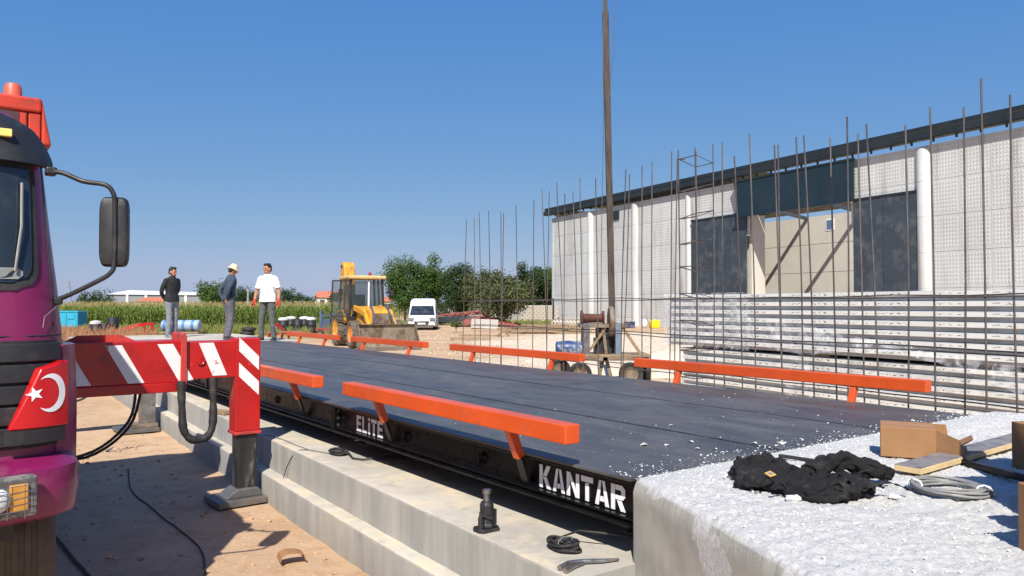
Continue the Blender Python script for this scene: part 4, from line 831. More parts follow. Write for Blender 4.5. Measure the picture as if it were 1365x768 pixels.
ev = part(MB().bb(HX - .35, HX + .12, 11.5, 62.9, 10.12, 10.22).bb(HX - .42, HX - .30, 11.5, 62.9, 10.15, 10.5).bb(HX - .30, HX + 1.0, 11.5, 62.9, 10.56, 10.78), 'roof_edge', M['roof_dark'], ha)
rib = MB().bb(-.06, .06, -.03, .03, -.14, .0).mesh('edge_bracket', M['roof_dark'])
for k in range(42): inst(rib, 'edge_bracket', ev, (HX + .1, 12.4 + k * 1.2, 10.12))
rf = part(MB().add([(HX - .3, 40, 10.80), (HX - .3, 62.9, 10.80), (HX + 11, 62.9, 11.6), (HX + 11, 40, 11.6), (HX + 11, 62.9, 11.5), (HX + 22, 62.9, 10.5), (HX + 22, 40, 10.5)], [(0, 1, 2, 3), (3, 2, 5, 6)]), 'roof_sheet', M['roof_dark'], ha)
rf.modifiers.new('t', 'SOLIDIFY').thickness = .06

b_, Y_ = by_of(822, HX); vw = part(MB().bb(HX - .09, HX - .05, b_ - .45, b_ + .45, zw(293, Y_), zw(281, Y_)), 'vent_window', M['roof_dark'], ha)
# ------------------------------------------------------------------ drilling rig on a cart
YR = 16.5; X = lambda px: xw(px, YR); Z = lambda py: zw(py, YR)
rg = thing('drilling_rig', 'old wheeled drilling rig with tall wooden mast and rusty winch', 'drilling rig', (X(812), YR, 0))
part(MB().bar((X(817), YR, .5), (X(808), YR, Z(12)), .13, .12), 'mast', M['pole_wood'], rg, bevel=.01)
part(MB().bar((X(808), YR, Z(13)), (X(807), YR, 9.6), .09, .09), 'mast_top', M['roof_dark'], rg)
part(MB().tube([(X(807) - .04, YR - .1, 9.5), (X(804), YR - .1, Z(180)), (X(801), YR - .1, Z(330)), (X(800), YR - .1, Z(420))], .008, 5).tube([(X(822), YR - .1, 9.5), (X(818), YR - .1, Z(60)), (X(813), YR - .1, Z(130))], .007, 5), 'hoist_rope', M['rust'], rg)
part(MB().bb(X(745), X(862), YR - .5, YR - .42, .50, .58).bb(X(745), X(862), YR + .42, YR + .5, .50, .58).bb(X(748), X(756), YR - .5, YR + .5, .5, .57).bb(X(850), X(858), YR - .5, YR + .5, .5, .57).bb(X(800), X(806), YR - .5, YR + .5, .5, .57), 'cart_frame', M['mud_steel'], rg)
part(MB().bb(X(776), X(862), YR - .46, YR + .46, .582, .62), 'deck_boards', M['wood'], rg)
for px, yy in ((770, -.55), (835, -.55), (748, .55), (866, .5)): wheel('wheel', (X(px), YR + yy, .23), .24, .16, rg, 'Y' if px != 866 else 'X', M['mud_steel'])
for px, mm in ((780, M['steel']), (821, M['blue_post'])):
    for yy in (-.32, .32): part(MB().bar((X(px), YR + yy, .62), (X(px), YR + yy, Z(430)), .12, .12), 'upright', mm, rg)
part(MB().bar((X(784), YR - .3, Z(466)), (X(805), YR - .3, Z(436)), .05).bar((X(825), YR - .3, Z(433)), (X(853), YR - .3, Z(474)), .06), 'brace', M['wood'], rg)
part(MB().bb(X(772), X(832), YR - .36, YR + .36, Z(436), Z(431)), 'crosshead', M['mud_steel'], rg)
part(MB().lathe([(.17, -.44), (.17, -.40), (.10, -.38), (.09, -.1), (.09, .0), (.16, .02), (.16, .05)], 20, (X(800), YR - .25, Z(424)), 'X'), 'winch_drum', mat('rust_brown', S(92, 56, 44), .8, .3, .3, 5), rg, smooth=35)
part(MB().lathe([(.06, -.05), (.30, -.05), (.32, -.02), (.32, .02), (.30, .05), (.06, .05)], 24, (X(812), YR - .3, Z(428)), 'X'), 'flywheel', M['mud_steel'], rg, smooth=35)
part(MB().bb(X(792), X(814), YR - .2, YR + .2, .62, .95).lathe([(.14, -.2), (.16, 0), (.14, .2)], 14, (X(806), YR - .1, 1.05), 'X').tube([(X(800), YR, .9), (X(800), YR - .05, 1.25)], .03), 'engine', M['plastic_black'], rg, bevel=.02)
part(MB().bar((X(808), YR - .28, .3), (X(801), YR - .28, 1.3), .06).bar((X(795), YR - .3, .05), (X(801), YR - .3, .5), .07).bar((X(813), YR - .3, .05), (X(806), YR - .3, .5), .07), 'drill_stem', M['mud_steel'], rg)
dr = thing('plastic_drum', 'blue and white plastic drum lying on the drilling rig cart', 'drum', (X(757), YR - .3, .6))
part(MB().lathe([(.12, -.28), (.155, -.25), (.16, -.05), (.165, 0), (.16, .05), (.155, .25), (.12, .28)], 18, (X(757), YR - .3, .745), 'X'), 'drum_body', mat('blue_plastic', S(50, 72, 116), .45, var=.2, vs=5, col2=S(150, 158, 168), c2s=2.5, c2a=.48, c2b=.55), dr, smooth=35)
part(MB().lathe([(.05, .28), (.05, .31)], 12, (X(757), YR - .3, .80), 'X'), 'cap', M['plastic_black'], dr)
# ------------------------------------------------------------------ backhoe loader
M['tyre_mud'] = mat('dusty_tyre', S(96, 88, 78), .9, var=.25, vs=5)
FJ = frame(27, -5.85, 31.2, 0)
jc = thing('backhoe_loader', 'muddy yellow backhoe loader with front bucket lowered and cab door open', 'backhoe', (0, 0, 0), FJ)
for sx in (-1, 1):
    wheel('rear_wheel', (sx * .86, 1.15, .66), .66, .44, jc, 'X', M['yellow'], 18, 28, M['tyre_mud'])
    wheel('front_wheel', (sx * .84, -1.0, .52), .52, .38, jc, 'X', mat('orange_rim', S(206, 130, 60), .6, var=.2), 16, 28, M['tyre_mud'])
part(MB().bb(-.45, .45, -1.6, 1.9, .55, .95), 'chassis', M['yellow'], jc, bevel=.03)
hd = part(MB().prism([(-1.75, .9), (-1.75, 1.38), (-1.6, 1.5), (.1, 1.62), (.1, .9)], -.44, .44, 'YZ'), 'hood', M['yellow'], jc, bevel=.04)
part(MB().bb(-.34, .34, -1.79, -1.755, .95, 1.34), 'grille', M['mud_steel'], hd)
for sx in (-1, 1):
    part(MB().loft([[V((sx * .64 + a, y, z)) for a in (-.22, .22)] + [V((sx * .64 + a, y, z - .06)) for a in (.22, -.22)] for y, z in ((.42, 1.0), (.55, 1.3), (.85, 1.46), (1.4, 1.46), (1.75, 1.3))]), 'rear_fender', M['yellow'], jc)
    part(MB().bar((sx * .52, .1, 1.55), (sx * .52, -1.3, 1.35), .11, .22).bar((sx * .52, -1.25, 1.42), (sx * .52, -2.35, .5), .11, .2), 'loader_arm', M['yellow'], jc, bevel=.02)
    part(MB().bar((sx * .36, -.2, 1.2), (sx * .48, -1.5, 1.05), .09).bar((sx * .3, -1.4, 1.66), (sx * .34, -2.3, .95), .07), 'loader_cylinder', M['steel'], jc)
part(MB().prism([(-2.35, .85), (-2.3, .12), (-2.45, .03), (-3.15, .0), (-3.15, .04), (-2.5, .12), (-2.42, .25), (-2.45, .85), (-2.55, .93), (-2.4, .95)], -1.12, 1.12, 'YZ'), 'bucket', M['mud_steel'], jc)
for sx in (-1.13, 1.11): part(MB().prism([(-2.35, .85), (-2.32, .1), (-3.12, .01), (-3.1, .12), (-2.62, .9)], sx, sx + .025, 'YZ'), 'bucket_side', M['mud_steel'], jc)
part(MB().bb(-1.1, 1.1, -3.3, -3.1, .0, .03), 'cutting_edge', M['steel'], jc)
cbm = MB()
cr = [(-.72, .12), (.72, .12), (.78, 1.55), (-.78, 1.55)]
for (x, y) in cr: cbm.bar((x, y, 1.1), (x * .9, y * .93 + .06, 2.72), .08)
for sx in (-1, 1): cbm.bar((sx * .76, .85, 1.3), (sx * .68, .85, 2.72), .06); cbm.bar((sx * .74, .12, 1.3), (sx * .78, 1.55, 1.45), .06)
cbm.bb(-.76, .76, .08, 1.6, 1.05, 1.2)
cb = part(cbm, 'cab_frame', M['plastic_black'], jc)
part(MB().bb(-.78, .78, -.02, 1.65, 2.72, 2.86), 'cab_roof', mat('dusty_cream_roof', S(200, 172, 116), .7, var=.15), jc, bevel=.05)
gl = MB(); gl.add([(-.68, .13, 1.3), (.68, .13, 1.3), (.61, .18, 2.68), (-.61, .18, 2.68)], [(0, 1, 2, 3)]).add([(.73, .15, 1.3), (.77, 1.5, 1.4), (.68, 1.45, 2.68), (.64, .2, 2.68)], [(0, 1, 2, 3)]).add([(-.7, 1.53, 1.4), (.7, 1.53, 1.4), (.63, 1.48, 2.68), (-.63, 1.48, 2.68)], [(0, 1, 2, 3)])
part(gl, 'cab_glass', M['glass'], cb)
part(MB().bb(-.25, .25, .8, 1.3, 1.2, 1.55).bb(-.24, .24, 1.15, 1.3, 1.5, 2.1), 'seat', M['plastic_black'], cb, bevel=.04)
part(MB().tube([(.05, .05, 1.55), (.05, .02, 2.6)], .035, 8), 'exhaust', M['white'], jc)
dg = frame(62, -.72, .15, 0); d_ = MB().bar((0, 0, 1.2), (0, 0, 2.65), .05).bar((0, .72, 1.2), (0, .68, 2.65), .05).bar((0, 0, 1.2), (0, .72, 1.2), .05).bar((0, 0, 2.65), (0, .68, 2.65), .05); d_.v = [dg @ p for p in d_.v]
do = part(d_, 'cab_door', M['plastic_black'], jc); d_ = MB().add([(0, .02, 1.22), (0, .7, 1.22), (0, .66, 2.63), (0, .02, 2.63)], [(0, 1, 2, 3)]); d_.v = [dg @ p for p in d_.v]; part(d_, 'door_glass', M['glass'], do)
bm_ = part(MB().prism([(1.8, .9), (2.2, .9), (2.5, 2.6), (2.62, 3.1), (2.56, 3.38), (2.4, 3.52), (2.15, 3.5), (1.98, 3.3), (1.9, 2.9)], -.46, .02, 'YZ'), 'backhoe_boom', M['yellow'], jc, bevel=.05)
part(MB().prism([(2.3, 3.2), (2.6, 3.3), (2.75, 1.2), (2.6, 1.1)], -.35, -.1, 'YZ'), 'dipper_arm', M['yellow'], bm_, bevel=.03)
part(MB().lathe([(.07, -.5), (.07, .06)], 10, (0, 2.33, 3.32), 'X'), 'boom_pins', M['plastic_black'], bm_)
part(MB().prism([(2.5, 1.2), (3.0, 1.1), (3.05, .5), (2.6, .45)], -.3, .3, 'YZ'), 'rear_bucket', M['mud_steel'], jc)
part(MB().bb(-1.0, 1.0, 1.75, 1.95, .45, .9), 'rear_frame', M['yellow'], jc)
part(MB().lathe([(.07, 2.86), (.065, 3.0), (.03, 3.03)], 12, (.32, .8, 0)), 'beacon', mat('red_beacon', S(150, 50, 50), .3), jc)
for a_ in (-1.15, .98): part(MB().bb(a_, a_ + .15, .1, .16, 2.05, 2.3), 'mirror', M['plastic_black'], jc)
# ------------------------------------------------------------------ van
FV = frame(4, xw(562, 51.5), 51.5, 0)
vn = thing('white_van', 'white panel van parked facing the camera beside the trees', 'van', (0, 2.4, 0), FV)
def vring(y, hw, z0, z1, tum): return [V((-hw, y, z0)), V((-hw, y, z0 + .55 * (z1 - z0) * .7)), V((-hw + tum, y, z1 - .12)), V((-hw + tum + .16, y, z1)), V((hw - tum - .16, y, z1)), V((hw - tum, y, z1 - .12)), V((hw, y, z0 + .55 * (z1 - z0) * .7)), V((hw, y, z0))]
part(MB().loft([vring(-.02, .74, .30, .60, .04), vring(.08, .88, .24, .74, .05), vring(.45, .97, .22, .86, .05), vring(.9, .98, .22, .98, .06), vring(1.65, .98, .22, 1.66, .12), vring(1.95, .98, .22, 1.98, .13), vring(2.4, .98, .22, 2.13, .14), vring(4.9, .98, .22, 2.13, .14), vring(5.0, .94, .3, 2.06, .13)]), 'body', mat('van_white', (.72, .73, .74), .3, var=.03, coat=.5), vn, smooth=40)
part(MB().add([(-.84, .86, 1.0), (.84, .86, 1.0), (.74, 1.56, 1.62), (-.74, 1.56, 1.62)], [(0, 1, 2, 3)]), 'windshield', M['glass_dark'], vn)
for sx in (-1, 1):
    part(MB().add([(sx * .995, 1.2, 1.05), (sx * .995, 2.3, 1.05), (sx * .93, 2.3, 1.6), (sx * .94, 1.75, 1.58)], [(0, 1, 2, 3)]), 'side_window', M['glass_dark'], vn)
    part(MB().box((sx * .70, .02, .72), (.36, .16, .2), sx * .4), 'headlight', mat('smoky_lens', (.2, .21, .22), .15, var=.4, vs=9), vn, bevel=.03)
    part(MB().box((sx * 1.12, 1.15, 1.12), (.19, .1, .28)), 'mirror', M['plastic_black'], vn, bevel=.03)
    for y in (.95, 4.0): wheel('wheel', (sx * .86, y, .34), .34, .24, vn, 'X', M['steel'])
part(MB().prism([(-.52, .60), (.52, .60), (.42, .36), (-.42, .36)], -.07, -.02, 'XZ'), 'grille', M['plastic_black'], vn, bevel=.01); part(MB().bb(-.5, .5, -.085, -.071, .52, .545), 'grille_bar', M['steel'], vn)
part(MB().bb(-.86, .86, -.05, .15, .22, .33), 'lower_bumper', M['plastic_black'], vn, bevel=.03)
part(MB().bb(-.26, .26, -.10, -.075, .38, .48), 'number_plate', M['white'], vn)
# ------------------------------------------------------------------ people
M['skin'] = mat('skin', S(176, 122, 92), .55, var=.08, vs=10); M['hair'] = mat('dark_hair', (.012, .010, .009), .6, var=.3, vs=40)
def el(cx, cy, cz, rx, ry, n=16): return [V((cx + rx * math.cos(2 * PI * k / n), cy + ry * math.sin(2 * PI * k / n), cz)) for k in range(n)]
def person(loc, yaw, label, sp):
    F = frame(yaw, *loc); t = thing('person', label, 'person', (0, 0, 0), F); k = sp.get('k', 1.0)
    lean = sp.get('lean', 0.); Lf = lambda z: -lean * max(0, z - .95)      # faces -y
    tor = [(.86, .155, .11), (.95, .165, .115), (1.05, .155, .108), (1.15, .152, .105), (1.28, .172, .115), (1.38, .180, .112), (1.44, .150, .098), (1.485, .085, .072)]
    def torso(mb, inf, z0=0, z1=9): mb.loft([el(0, Lf(z), z, a + inf, b + inf * 1.1) for z, a, b in tor if z0 <= z <= z1])
    sh = lambda s: V((s * .185, Lf(1.41), 1.405))
    arms = {s: [sh(s)] + [V(p) for p in sp['arm%+d' % s]] for s in (-1, 1)}
    legs = {s: [V((s * .088, 0, .92))] + [V(p) for p in sp['leg%+d' % s]] for s in (-1, 1)}
    hx = V(sp.get('head', (0, -.02, 1.635))); ht = rad(sp.get('turn', 0)); tilt = rad(sp.get('tilt', 0))
    HM = Matrix.Translation(hx) @ Matrix.Rotation(ht, 4, 'Z') @ Matrix.Rotation(tilt, 4, 'X')
    b = MB(); torso(b, 0); b.tube([V((0, Lf(1.46), 1.46)), V((0, (Lf(1.5) + hx.y) / 2, 1.53)), hx + V((0, .01, -.05))], [.062, .055, .055], 12)
    for s in (-1, 1):
        a = arms[s]; b.tube(smooth_path(a[:3], 3), [.052, .05, .047, .043, .040, .036, .03][:7], 10)
        wv_ = (a[2] - a[1]).normalized(); side = V((1, 0, 0)) if abs(wv_.x) < .8 else V((0, 0, 1)); sd_ = (side - wv_ * side.dot(wv_)).normalized(); nn = wv_.cross(sd_)
        pc = a[2] + wv_ * .045; b.tube([a[2], pc, a[2] + wv_ * .085], [.03, .037, .034], 10, sq=.6)
        for i, (o, l) in enumerate(((-.027, .062), (-.009, .075), (.009, .07), (.027, .055))):
            q = a[2] + wv_ * .078 + sd_ * o; b.tube([q, q + wv_ * l * .55 + nn * .008, q + wv_ * l + nn * .022], [.0095, .009, .0075], 7)
        q = a[2] + wv_ * .03 + sd_ * .03 * -s; b.tube([q, q + wv_ * .03 - sd_ * .025 * s, q + wv_ * .062 - sd_ * .03 * s], [.012, .011, .009], 7)
        l = legs[s]; b.tube(smooth_path([l[0], l[1], l[2]], 4), [.074, .072, .068, .06, .054, .054, .05, .044, .04], 12)
    b.ell((0, 0, 0), (.076, .094, .118), 16, 12, None)
    n_h = len(b.v) - 16 * 13
    hd_ = MB(); hd_.ell((0, 0, .01), (.076, .094, .112), 16, 12); hd_.ell((0, -.03, -.05), (.055, .062, .07), 12, 8); hd_.tube([(0, -.088, .02), (0, -.108, -.018), (0, -.092, -.03)], [.008, .013, .01], 8)
    hd_.ell((-.078, .005, -.005), (.01, .02, .032), 8, 6); hd_.ell((.078, .005, -.005), (.01, .02, .032), 8, 6); hd_.ell((0, -.088, -.06), (.022, .008, .008), 8, 6)
    b.v = b.v[:n_h]; b.f = [f for f in b.f if max(f) < n_h]; b.add([HM @ p for p in hd_.v], hd_.f)
    o = part(b, 'body', M['skin'], t); remesh(o, .0065, 2)
    ey = MB()
    for s in (-1, 1): ey.ell((s * .03, -.088, .012), (.013, .006, .006), 8, 6); ey.tube([(s * .045, -.088, .03), (s * .03, -.095, .034), (s * .014, -.096, .03)], .004, 5)
    ey.v = [HM @ p for p in ey.v]; part(ey, 'eyes', M['hair'], t)
    # clothes
    c = MB(); torso(c, .016, sp['hem'] - .01, 1.46); c.loft([el(0, Lf(z), z, a, b) for z, a, b in ((1.36, .195, .125), (1.42, .182, .12), (1.455, .148, .108), (1.49, .105, .093), (1.515, .08, .08))])
    c.loft([el(0, Lf(z), z, a, b) for z, a, b in ((sp['hem'], .208, .158), (sp['hem'] + .04, .204, .154), (1.03, .19, .14), (1.1, .17, .122))])
    for s in (-1, 1):
        a = arms[s]; e = a[2] if sp['sleeve'] == 'long' else a[0].lerp(a[1], .8); pts = [sh(s) - V((s * .05, 0, -.01)), sh(s)] + ([a[1], e] if sp['sleeve'] == 'long' else [e])
        c.tube(smooth_path(pts, 4), [.066] * 5 + ([.062, .060, .056, .054, .050, .048, .044, .042] if sp['sleeve'] == 'long' else [.068, .07, .071, .072]), 12)
    o = part(c, sp['top'], sp['topm'], t); remesh(o, .011, 2, .022, .11)
    c = MB(); torso(c, .008, .84, .96)
    for s in (-1, 1):
        l = legs[s]; fr_ = sp.get('fit', 1.0); c.tube(smooth_path([V((s * .08, 0, .95)), l[0] - V((0, 0, .05)), l[1], l[2] + V((0, 0, .0))], 4), [r * fr_ for r in (.105, .108, .108, .106, .104, .098, .086, .078, .072, .07, .068, .066, .066)], 12)
    o = part(c, 'trousers', sp['legm'], t); remesh(o, .011, 2, .024, .09)
    for s in (-1, 1):
        a = legs[s][2]; q = sp.get('toe%+d' % s, s * 12); dv = V((math.sin(rad(q)), -math.cos(rad(q)), 0)); g_ = V((a.x, a.y, 0))
        part(MB().loft([[g_ + dv * d + V((-dv.y, dv.x, 0)) * (wd * math.cos(u)) + V((0, 0, .002 + max(0, hh * math.sin(u)))) for u in [2 * PI * i / 12 for i in range(12)]] for d, wd, hh in ((-.075, .02, .04), (-.06, .04, .09), (0, .046, .11), (.08, .048, .075), (.14, .048, .055), (.18, .036, .045), (.2, .01, .02))]), 'shoe', sp['shoe'], t, smooth=60)
    h = MB()
    if sp.get('hat'):
        h.lathe([(.145, -.012), (.135, .004), (.10, .03), (.094, .055), (.088, .10), (.07, .125), (.02, .135)], 20, (0, .005, .03)); h.v = [HM @ p for p in h.v]; part(h, 'sun_hat', mat('cream_straw_hat', S(222, 204, 160), .8, var=.1), t, smooth=50)
        h = MB(); h.ell((0, .03, -.01), (.078, .075, .07), 12, 8)
    else:
        h.ell((0, .018, .048), (.082, .092, .088), 16, 10); h.ell((0, -.03, .105), (.066, .06, .032), 12, 8); h.ell((0, .05, -.01), (.076, .055, .07), 12, 8)
        for i in range(26): u = i * 2.4; h.ell((.055 * math.cos(u) * (i / 26) ** .5, .06 * math.sin(u) * (i / 26) ** .5, .118), (.02, .02, .018), 6, 4)
    h.v = [HM @ p for p in h.v]; o = part(h, 'hair', M['hair'], t); remesh(o, .008, 1, .008, .02)
    if sp.get('beard'):
        h = MB(); h.ell((0, -.05, -.085), (.052, .045, .04), 12, 8); h.tube([(-.068, -.01, -.02), (-.06, -.03, -.07)], .016, 8); h.tube([(.068, -.01, -.02), (.06, -.03, -.07)], .016, 8); h.tube([(-.025, -.09, -.045), (0, -.098, -.042), (.025, -.09, -.045)], .007, 6)
        h.v = [HM @ p for p in h.v]; part(h, 'beard', M['hair'], t, smooth=60)
    if sp.get('gloves'):
        for s in (-1, 1):
            a = arms[s]; wv_ = (a[2] - a[1]).normalized(); sd_ = (V((0, 1, 0)) - wv_ * wv_.y).normalized(); nn = wv_.cross(sd_) * s; c = MB()
            c.tube([a[2] - wv_ * .05, a[2], a[2] + wv_ * .05, a[2] + wv_ * .09], [.046, .042, .052, .046], 10, sq=.75)
            for oo, l in ((-.036, .07), (-.012, .085), (.012, .08), (.036, .06)):
                q = a[2] + wv_ * .075 + sd_ * oo; c.tube([q, q + wv_ * l * .55 + nn * .012, q + wv_ * l + nn * .03], [.0145, .0135, .011], 8)
            q = a[2] + wv_ * .02 - sd_ * .04; c.tube([q, q + wv_ * .035 - sd_ * .025, q + wv_ * .07 - sd_ * .03], [.017, .016, .013], 8)
            o = part(c, 'work_glove', mat('red_work_glove', S(176, 66, 40), .75, var=.15), t); remesh(o, .006, 1)
    if sp.get('collar'):
        part(MB().loft([el(0, Lf(1.47) - .005, 1.47, .085, .08), el(0, Lf(1.5) - .008, 1.53, .07, .07), el(0, Lf(1.5) - .008, 1.535, .063, .063)], cap=False), 'collar', sp['topm'], t, smooth=60)
    return t
M['shirt_white'] = mat('white_tee', (.78, .78, .79), .85, var=.04); M['shirt_black'] = mat('black_polo', (.012, .012, .014), .85, var=.2); M['shirt_navy'] = mat('slate_blue_shirt', S(52, 66, 82), .85, var=.15)
M['jeans_grey'] = mat('grey_jeans', S(118, 122, 128), .85, var=.15, vs=6); M['trouser_slate'] = mat('grey_work_trousers', S(92, 90, 98), .85, var=.15); M['jeans_olive'] = mat('dark_grey_jeans', S(86, 88, 86), .85, var=.2, vs=6)
M['shoe_dark'] = mat('dark_shoe', (.03, .03, .032), .7); M['shoe_grey'] = mat('grey_shoe', S(120, 120, 122), .7)
zf = DZ - .003
person((xw(229, 19.3), 19.3, zf), 66, 'bearded man in black long sleeved polo and grey jeans, hands behind his back',
       {'arm+1': [(.245, .08, 1.15), (.07, .165, .99)], 'arm-1': [(-.245, .08, 1.15), (-.07, .17, .97)], 'leg+1': [(.10, -.01, .49), (.10, .03, .06)], 'leg-1': [(-.10, -.03, .49), (-.11, .0, .06)], 'hem': .90, 'sleeve': 'long', 'top': 'polo_shirt', 'topm': M['shirt_black'], 'legm': M['jeans_grey'], 'shoe': M['shoe_grey'], 'beard': 1, 'turn': 8, 'tilt': 10, 'collar': 1, 'fit': 1.0})
person((xw(305, 18.2), 18.2, zf), 128, 'man in cream hat and dark blue shirt looking down, one hand on his hip',
       {'arm+1': [(.27, .12, 1.14), (.19, .06, .93)], 'arm-1': [(-.27, .10, 1.16), (-.17, .10, .95)], 'leg+1': [(.09, -.04, .49), (.09, .02, .06)], 'leg-1': [(-.09, -.02, .49), (-.10, .06, .06)], 'hem': .93, 'sleeve': 'long', 'top': 'work_shirt', 'topm': M['shirt_navy'], 'legm': M['trouser_slate'], 'shoe': M['shoe_dark'], 'hat': 1, 'turn': 5, 'tilt': 26, 'lean': .10, 'head': (0, -.085, 1.625), 'collar': 1, 'fit': 1.12})
person((xw(357, 17.7), 17.7, zf), -12, 'young man in white tee and grey jeans wearing red work gloves',
       {'arm+1': [(.275, .0, 1.14), (.30, -.06, .90)], 'arm-1': [(-.28, .01, 1.14), (-.31, -.05, .90)], 'leg+1': [(.125, -.02, .49), (.155, .02, .06)], 'leg-1': [(-.125, -.04, .49), (-.16, .0, .06)], 'hem': .88, 'sleeve': 'short', 'top': 'tee_shirt', 'topm': M['shirt_white'], 'legm': M['jeans_olive'], 'shoe': M['shoe_dark'], 'gloves': 1, 'turn': -18, 'tilt': 6, 'fit': .95})
# ------------------------------------------------------------------ trees
def tree(px, Y, py_top, wpx, lab, lm, seed, name='tree', nleaf=12000, ls=.19, trunk=.25, base=0., grp='trees and bushes behind the yard', cat='tree'):
    rr = random.Random(seed); x = xw(px, Y); h = zw(py_top, Y); rw = wpx / FPX * Y / 2 * 1.18
    t = thing(name, lab, cat, (x, Y, 0), FI, grp); zc = base + (h - base) * .52 + .3; rh = (h - base) * .5
    tm = MB(); tm.tube([(x, Y, -.1), (x + .05, Y, h * .25), (x - .05, Y, h * .6)], [.06 * h * .35, .045 * h * .35, .02 * h * .35], 8)
    cl = []
    for i in range(34):
        while 1:
            q = V((rr.uniform(-1, 1), rr.uniform(-1, 1), rr.uniform(-1, 1)))
            if .25 < q.length < 1: break
        q = q * (1.0 + .12 * rr.uniform(-1, 1)); cl.append((V((x + q.x * rw * .82, Y + q.y * rw * .8, max(base + .25, zc + q.z * rh * .88))), rr.uniform(.28, .5) * min(rw, rh) * 1.05))
    for c, r in cl[::4]: tm.tube([(x, Y, h * .2), tuple((V((x, Y, h * .3)) + c) / 2 + V((0, 0, .1))), tuple(c)], [.03 * h * .3, .02 * h * .3, .01], 6)
    part(tm, 'trunk', M['bark'], t, smooth=60)
    vs = []; fs = []
    for i in range(nleaf):
        c, r = cl[rr.randrange(len(cl))]; d = V((rr.gauss(0, 1), rr.gauss(0, 1), rr.gauss(0, 1))).normalized(); p = c + d * r * (rr.random() ** .4) * (1 + .5 * (rr.random() < .1)); p.z = max(p.z, .05)
        a = (d + V((rr.uniform(-1, 1), rr.uniform(-1, 1), rr.uniform(-.4, 1)))).normalized(); u = a.cross(V((rr.uniform(-1, 1), rr.uniform(-1, 1), rr.uniform(-1, 1)))).normalized(); w_ = a.cross(u); s = ls * rr.uniform(.6, 1.3); n = len(vs)
        vs += [p - u * s * .5, p + w_ * s * .3, p + u * s * .5, p - w_ * s * .3]; fs.append((n, n + 1, n + 2, n + 3))
    mb = MB(); mb.v = vs; mb.f = fs; part(mb, 'crown', lm, t, fix=False); return t
tree(540, 78, 346, 50, 'bright green leafy tree at the left of the clump behind the van', LEAF[0], 1, nleaf=15000)
tree(580, 80, 343, 46, 'tall green tree directly behind the white van', LEAF[0], 2, nleaf=15000)
tree(611, 76, 357, 46, 'dark green tree right of the tall tree behind the van', LEAF[1], 3)
tree(645, 74, 360, 48, 'dull olive tree in the middle of the clump behind the brick heap', LEAF[2], 4)
tree(672, 60, 372, 66, 'low drooping olive tree growing over the brick heap', LEAF[2], 5, base=.3)
tree(706, 80, 350, 40, 'dark tree with a high crown left of the hall corner', LEAF[1], 6)
tree(730, 82, 360, 34, 'green tree touching the left corner of the hall', LEAF[0], 7)
tree(128, 120, 388, 48, 'round green bush beyond the corn behind the mirror', LEAF[1], 8, 'bush', 3500, .28, cat='bush')
tree(286, 118, 378, 46, 'leafy tree beyond the corn behind the man in the hat', LEAF[0], 9, nleaf=6500, ls=.3)
tree(322, 122, 384, 40, 'low green tree beyond the corn right of the man in the hat', LEAF[1], 10, nleaf=3500, ls=.25)
tree(385, 126, 387, 44, 'green bush beyond the corn right of the man in white', LEAF[1], 12, 'bush', 3500, .28, cat='bush')
tree(412, 150, 394, 20, 'tiny far bush beside the white house', LEAF[1], 13, 'bush', 1200, .35, cat='bush')
tree(450, 130, 392, 26, 'far bush half hidden behind the backhoe', LEAF[1], 14, 'bush', 1500, .35, cat='bush')
tree(345, 135, 390, 34, 'small far tree beside the utility pole', LEAF[0], 15, nleaf=2000, ls=.3)
tree(614, 41, 0, 30, 'x', LEAF[0], 16) if False else None
tree(608, 47, 434, 16, 'small green weed bush on the bare dirt right of the van', LEAF[2], 17, 'bush', 900, .10, cat='bush')
# ------------------------------------------------------------------ corn and weeds
def corn(name, x0, x1, y0, y1, h, lab, seed, rowgap=.75, step=.22):
    rr = random.Random(seed); vs = []; fs = []; tv = []; tf = []
    y = y0
    while y < y1:
        x = x0 * y / y0
        while x < x1 + (y - y0) * .1:
            x += step * rr.uniform(.7, 1.3); px_, py_ = x, y + rr.uniform(-.1, .1); hh = h * rr.uniform(.86, 1.06); n = len(vs)
            vs += [V((px_ - .012, py_, 0)), V((px_ + .012, py_, 0)), V((px_ + .008, py_, hh * .92)), V((px_ - .008, py_, hh * .92))]; fs.append((n, n + 1, n + 2, n + 3))
            for k in range(9):
                z = hh * (.12 + .085 * k) * rr.uniform(.93, 1.05); a = rr.random() * 6.28; d = V((math.cos(a), math.sin(a), 0)); s = V((-d.y, d.x, 0)); l = rr.uniform(.35, .6); o = V((px_, py_, z)); n = len(vs)
                for f, up, wd in ((0, 0, .02), (.35, .22, .042), (.75, .2, .035), (1.05, -.05, .004)):
                    c = o + d * l * f + V((0, 0, up * l * 1.3)); vs += [c - s * wd, c + s * wd]
                fs += [(n, n + 1, n + 3, n + 2), (n + 2, n + 3, n + 5, n + 4), (n + 4, n + 5, n + 7, n + 6)]
            for k in range(4):
                a = rr.random() * 6.28; n = len(tv); b = V((px_, py_, hh * .9)); e = b + V((.1 * math.cos(a), .1 * math.sin(a), .22)); tv += [b, b + V((.02, 0, 0)), e + V((.012, 0, 0)), e]; tf.append((n, n + 1, n + 2, n + 3))
        y += rowgap
    mb = MB(); mb.v = vs; mb.f = fs; t = thing(name, lab, 'crop', ((x0 + x1) / 2, y0, 0)); t['kind'] = 'stuff'; part(mb, 'corn_plants', M['corn'], t, fix=False, kind='stuff')
    mb = MB(); mb.v = tv; mb.f = tf; part(mb, 'tassels', M['tassel'], t, fix=False, kind='stuff')
corn('corn_field', -33.5, -11.2, 52, 63, 1.86, 'dense green corn field behind the yard on the left', 4)
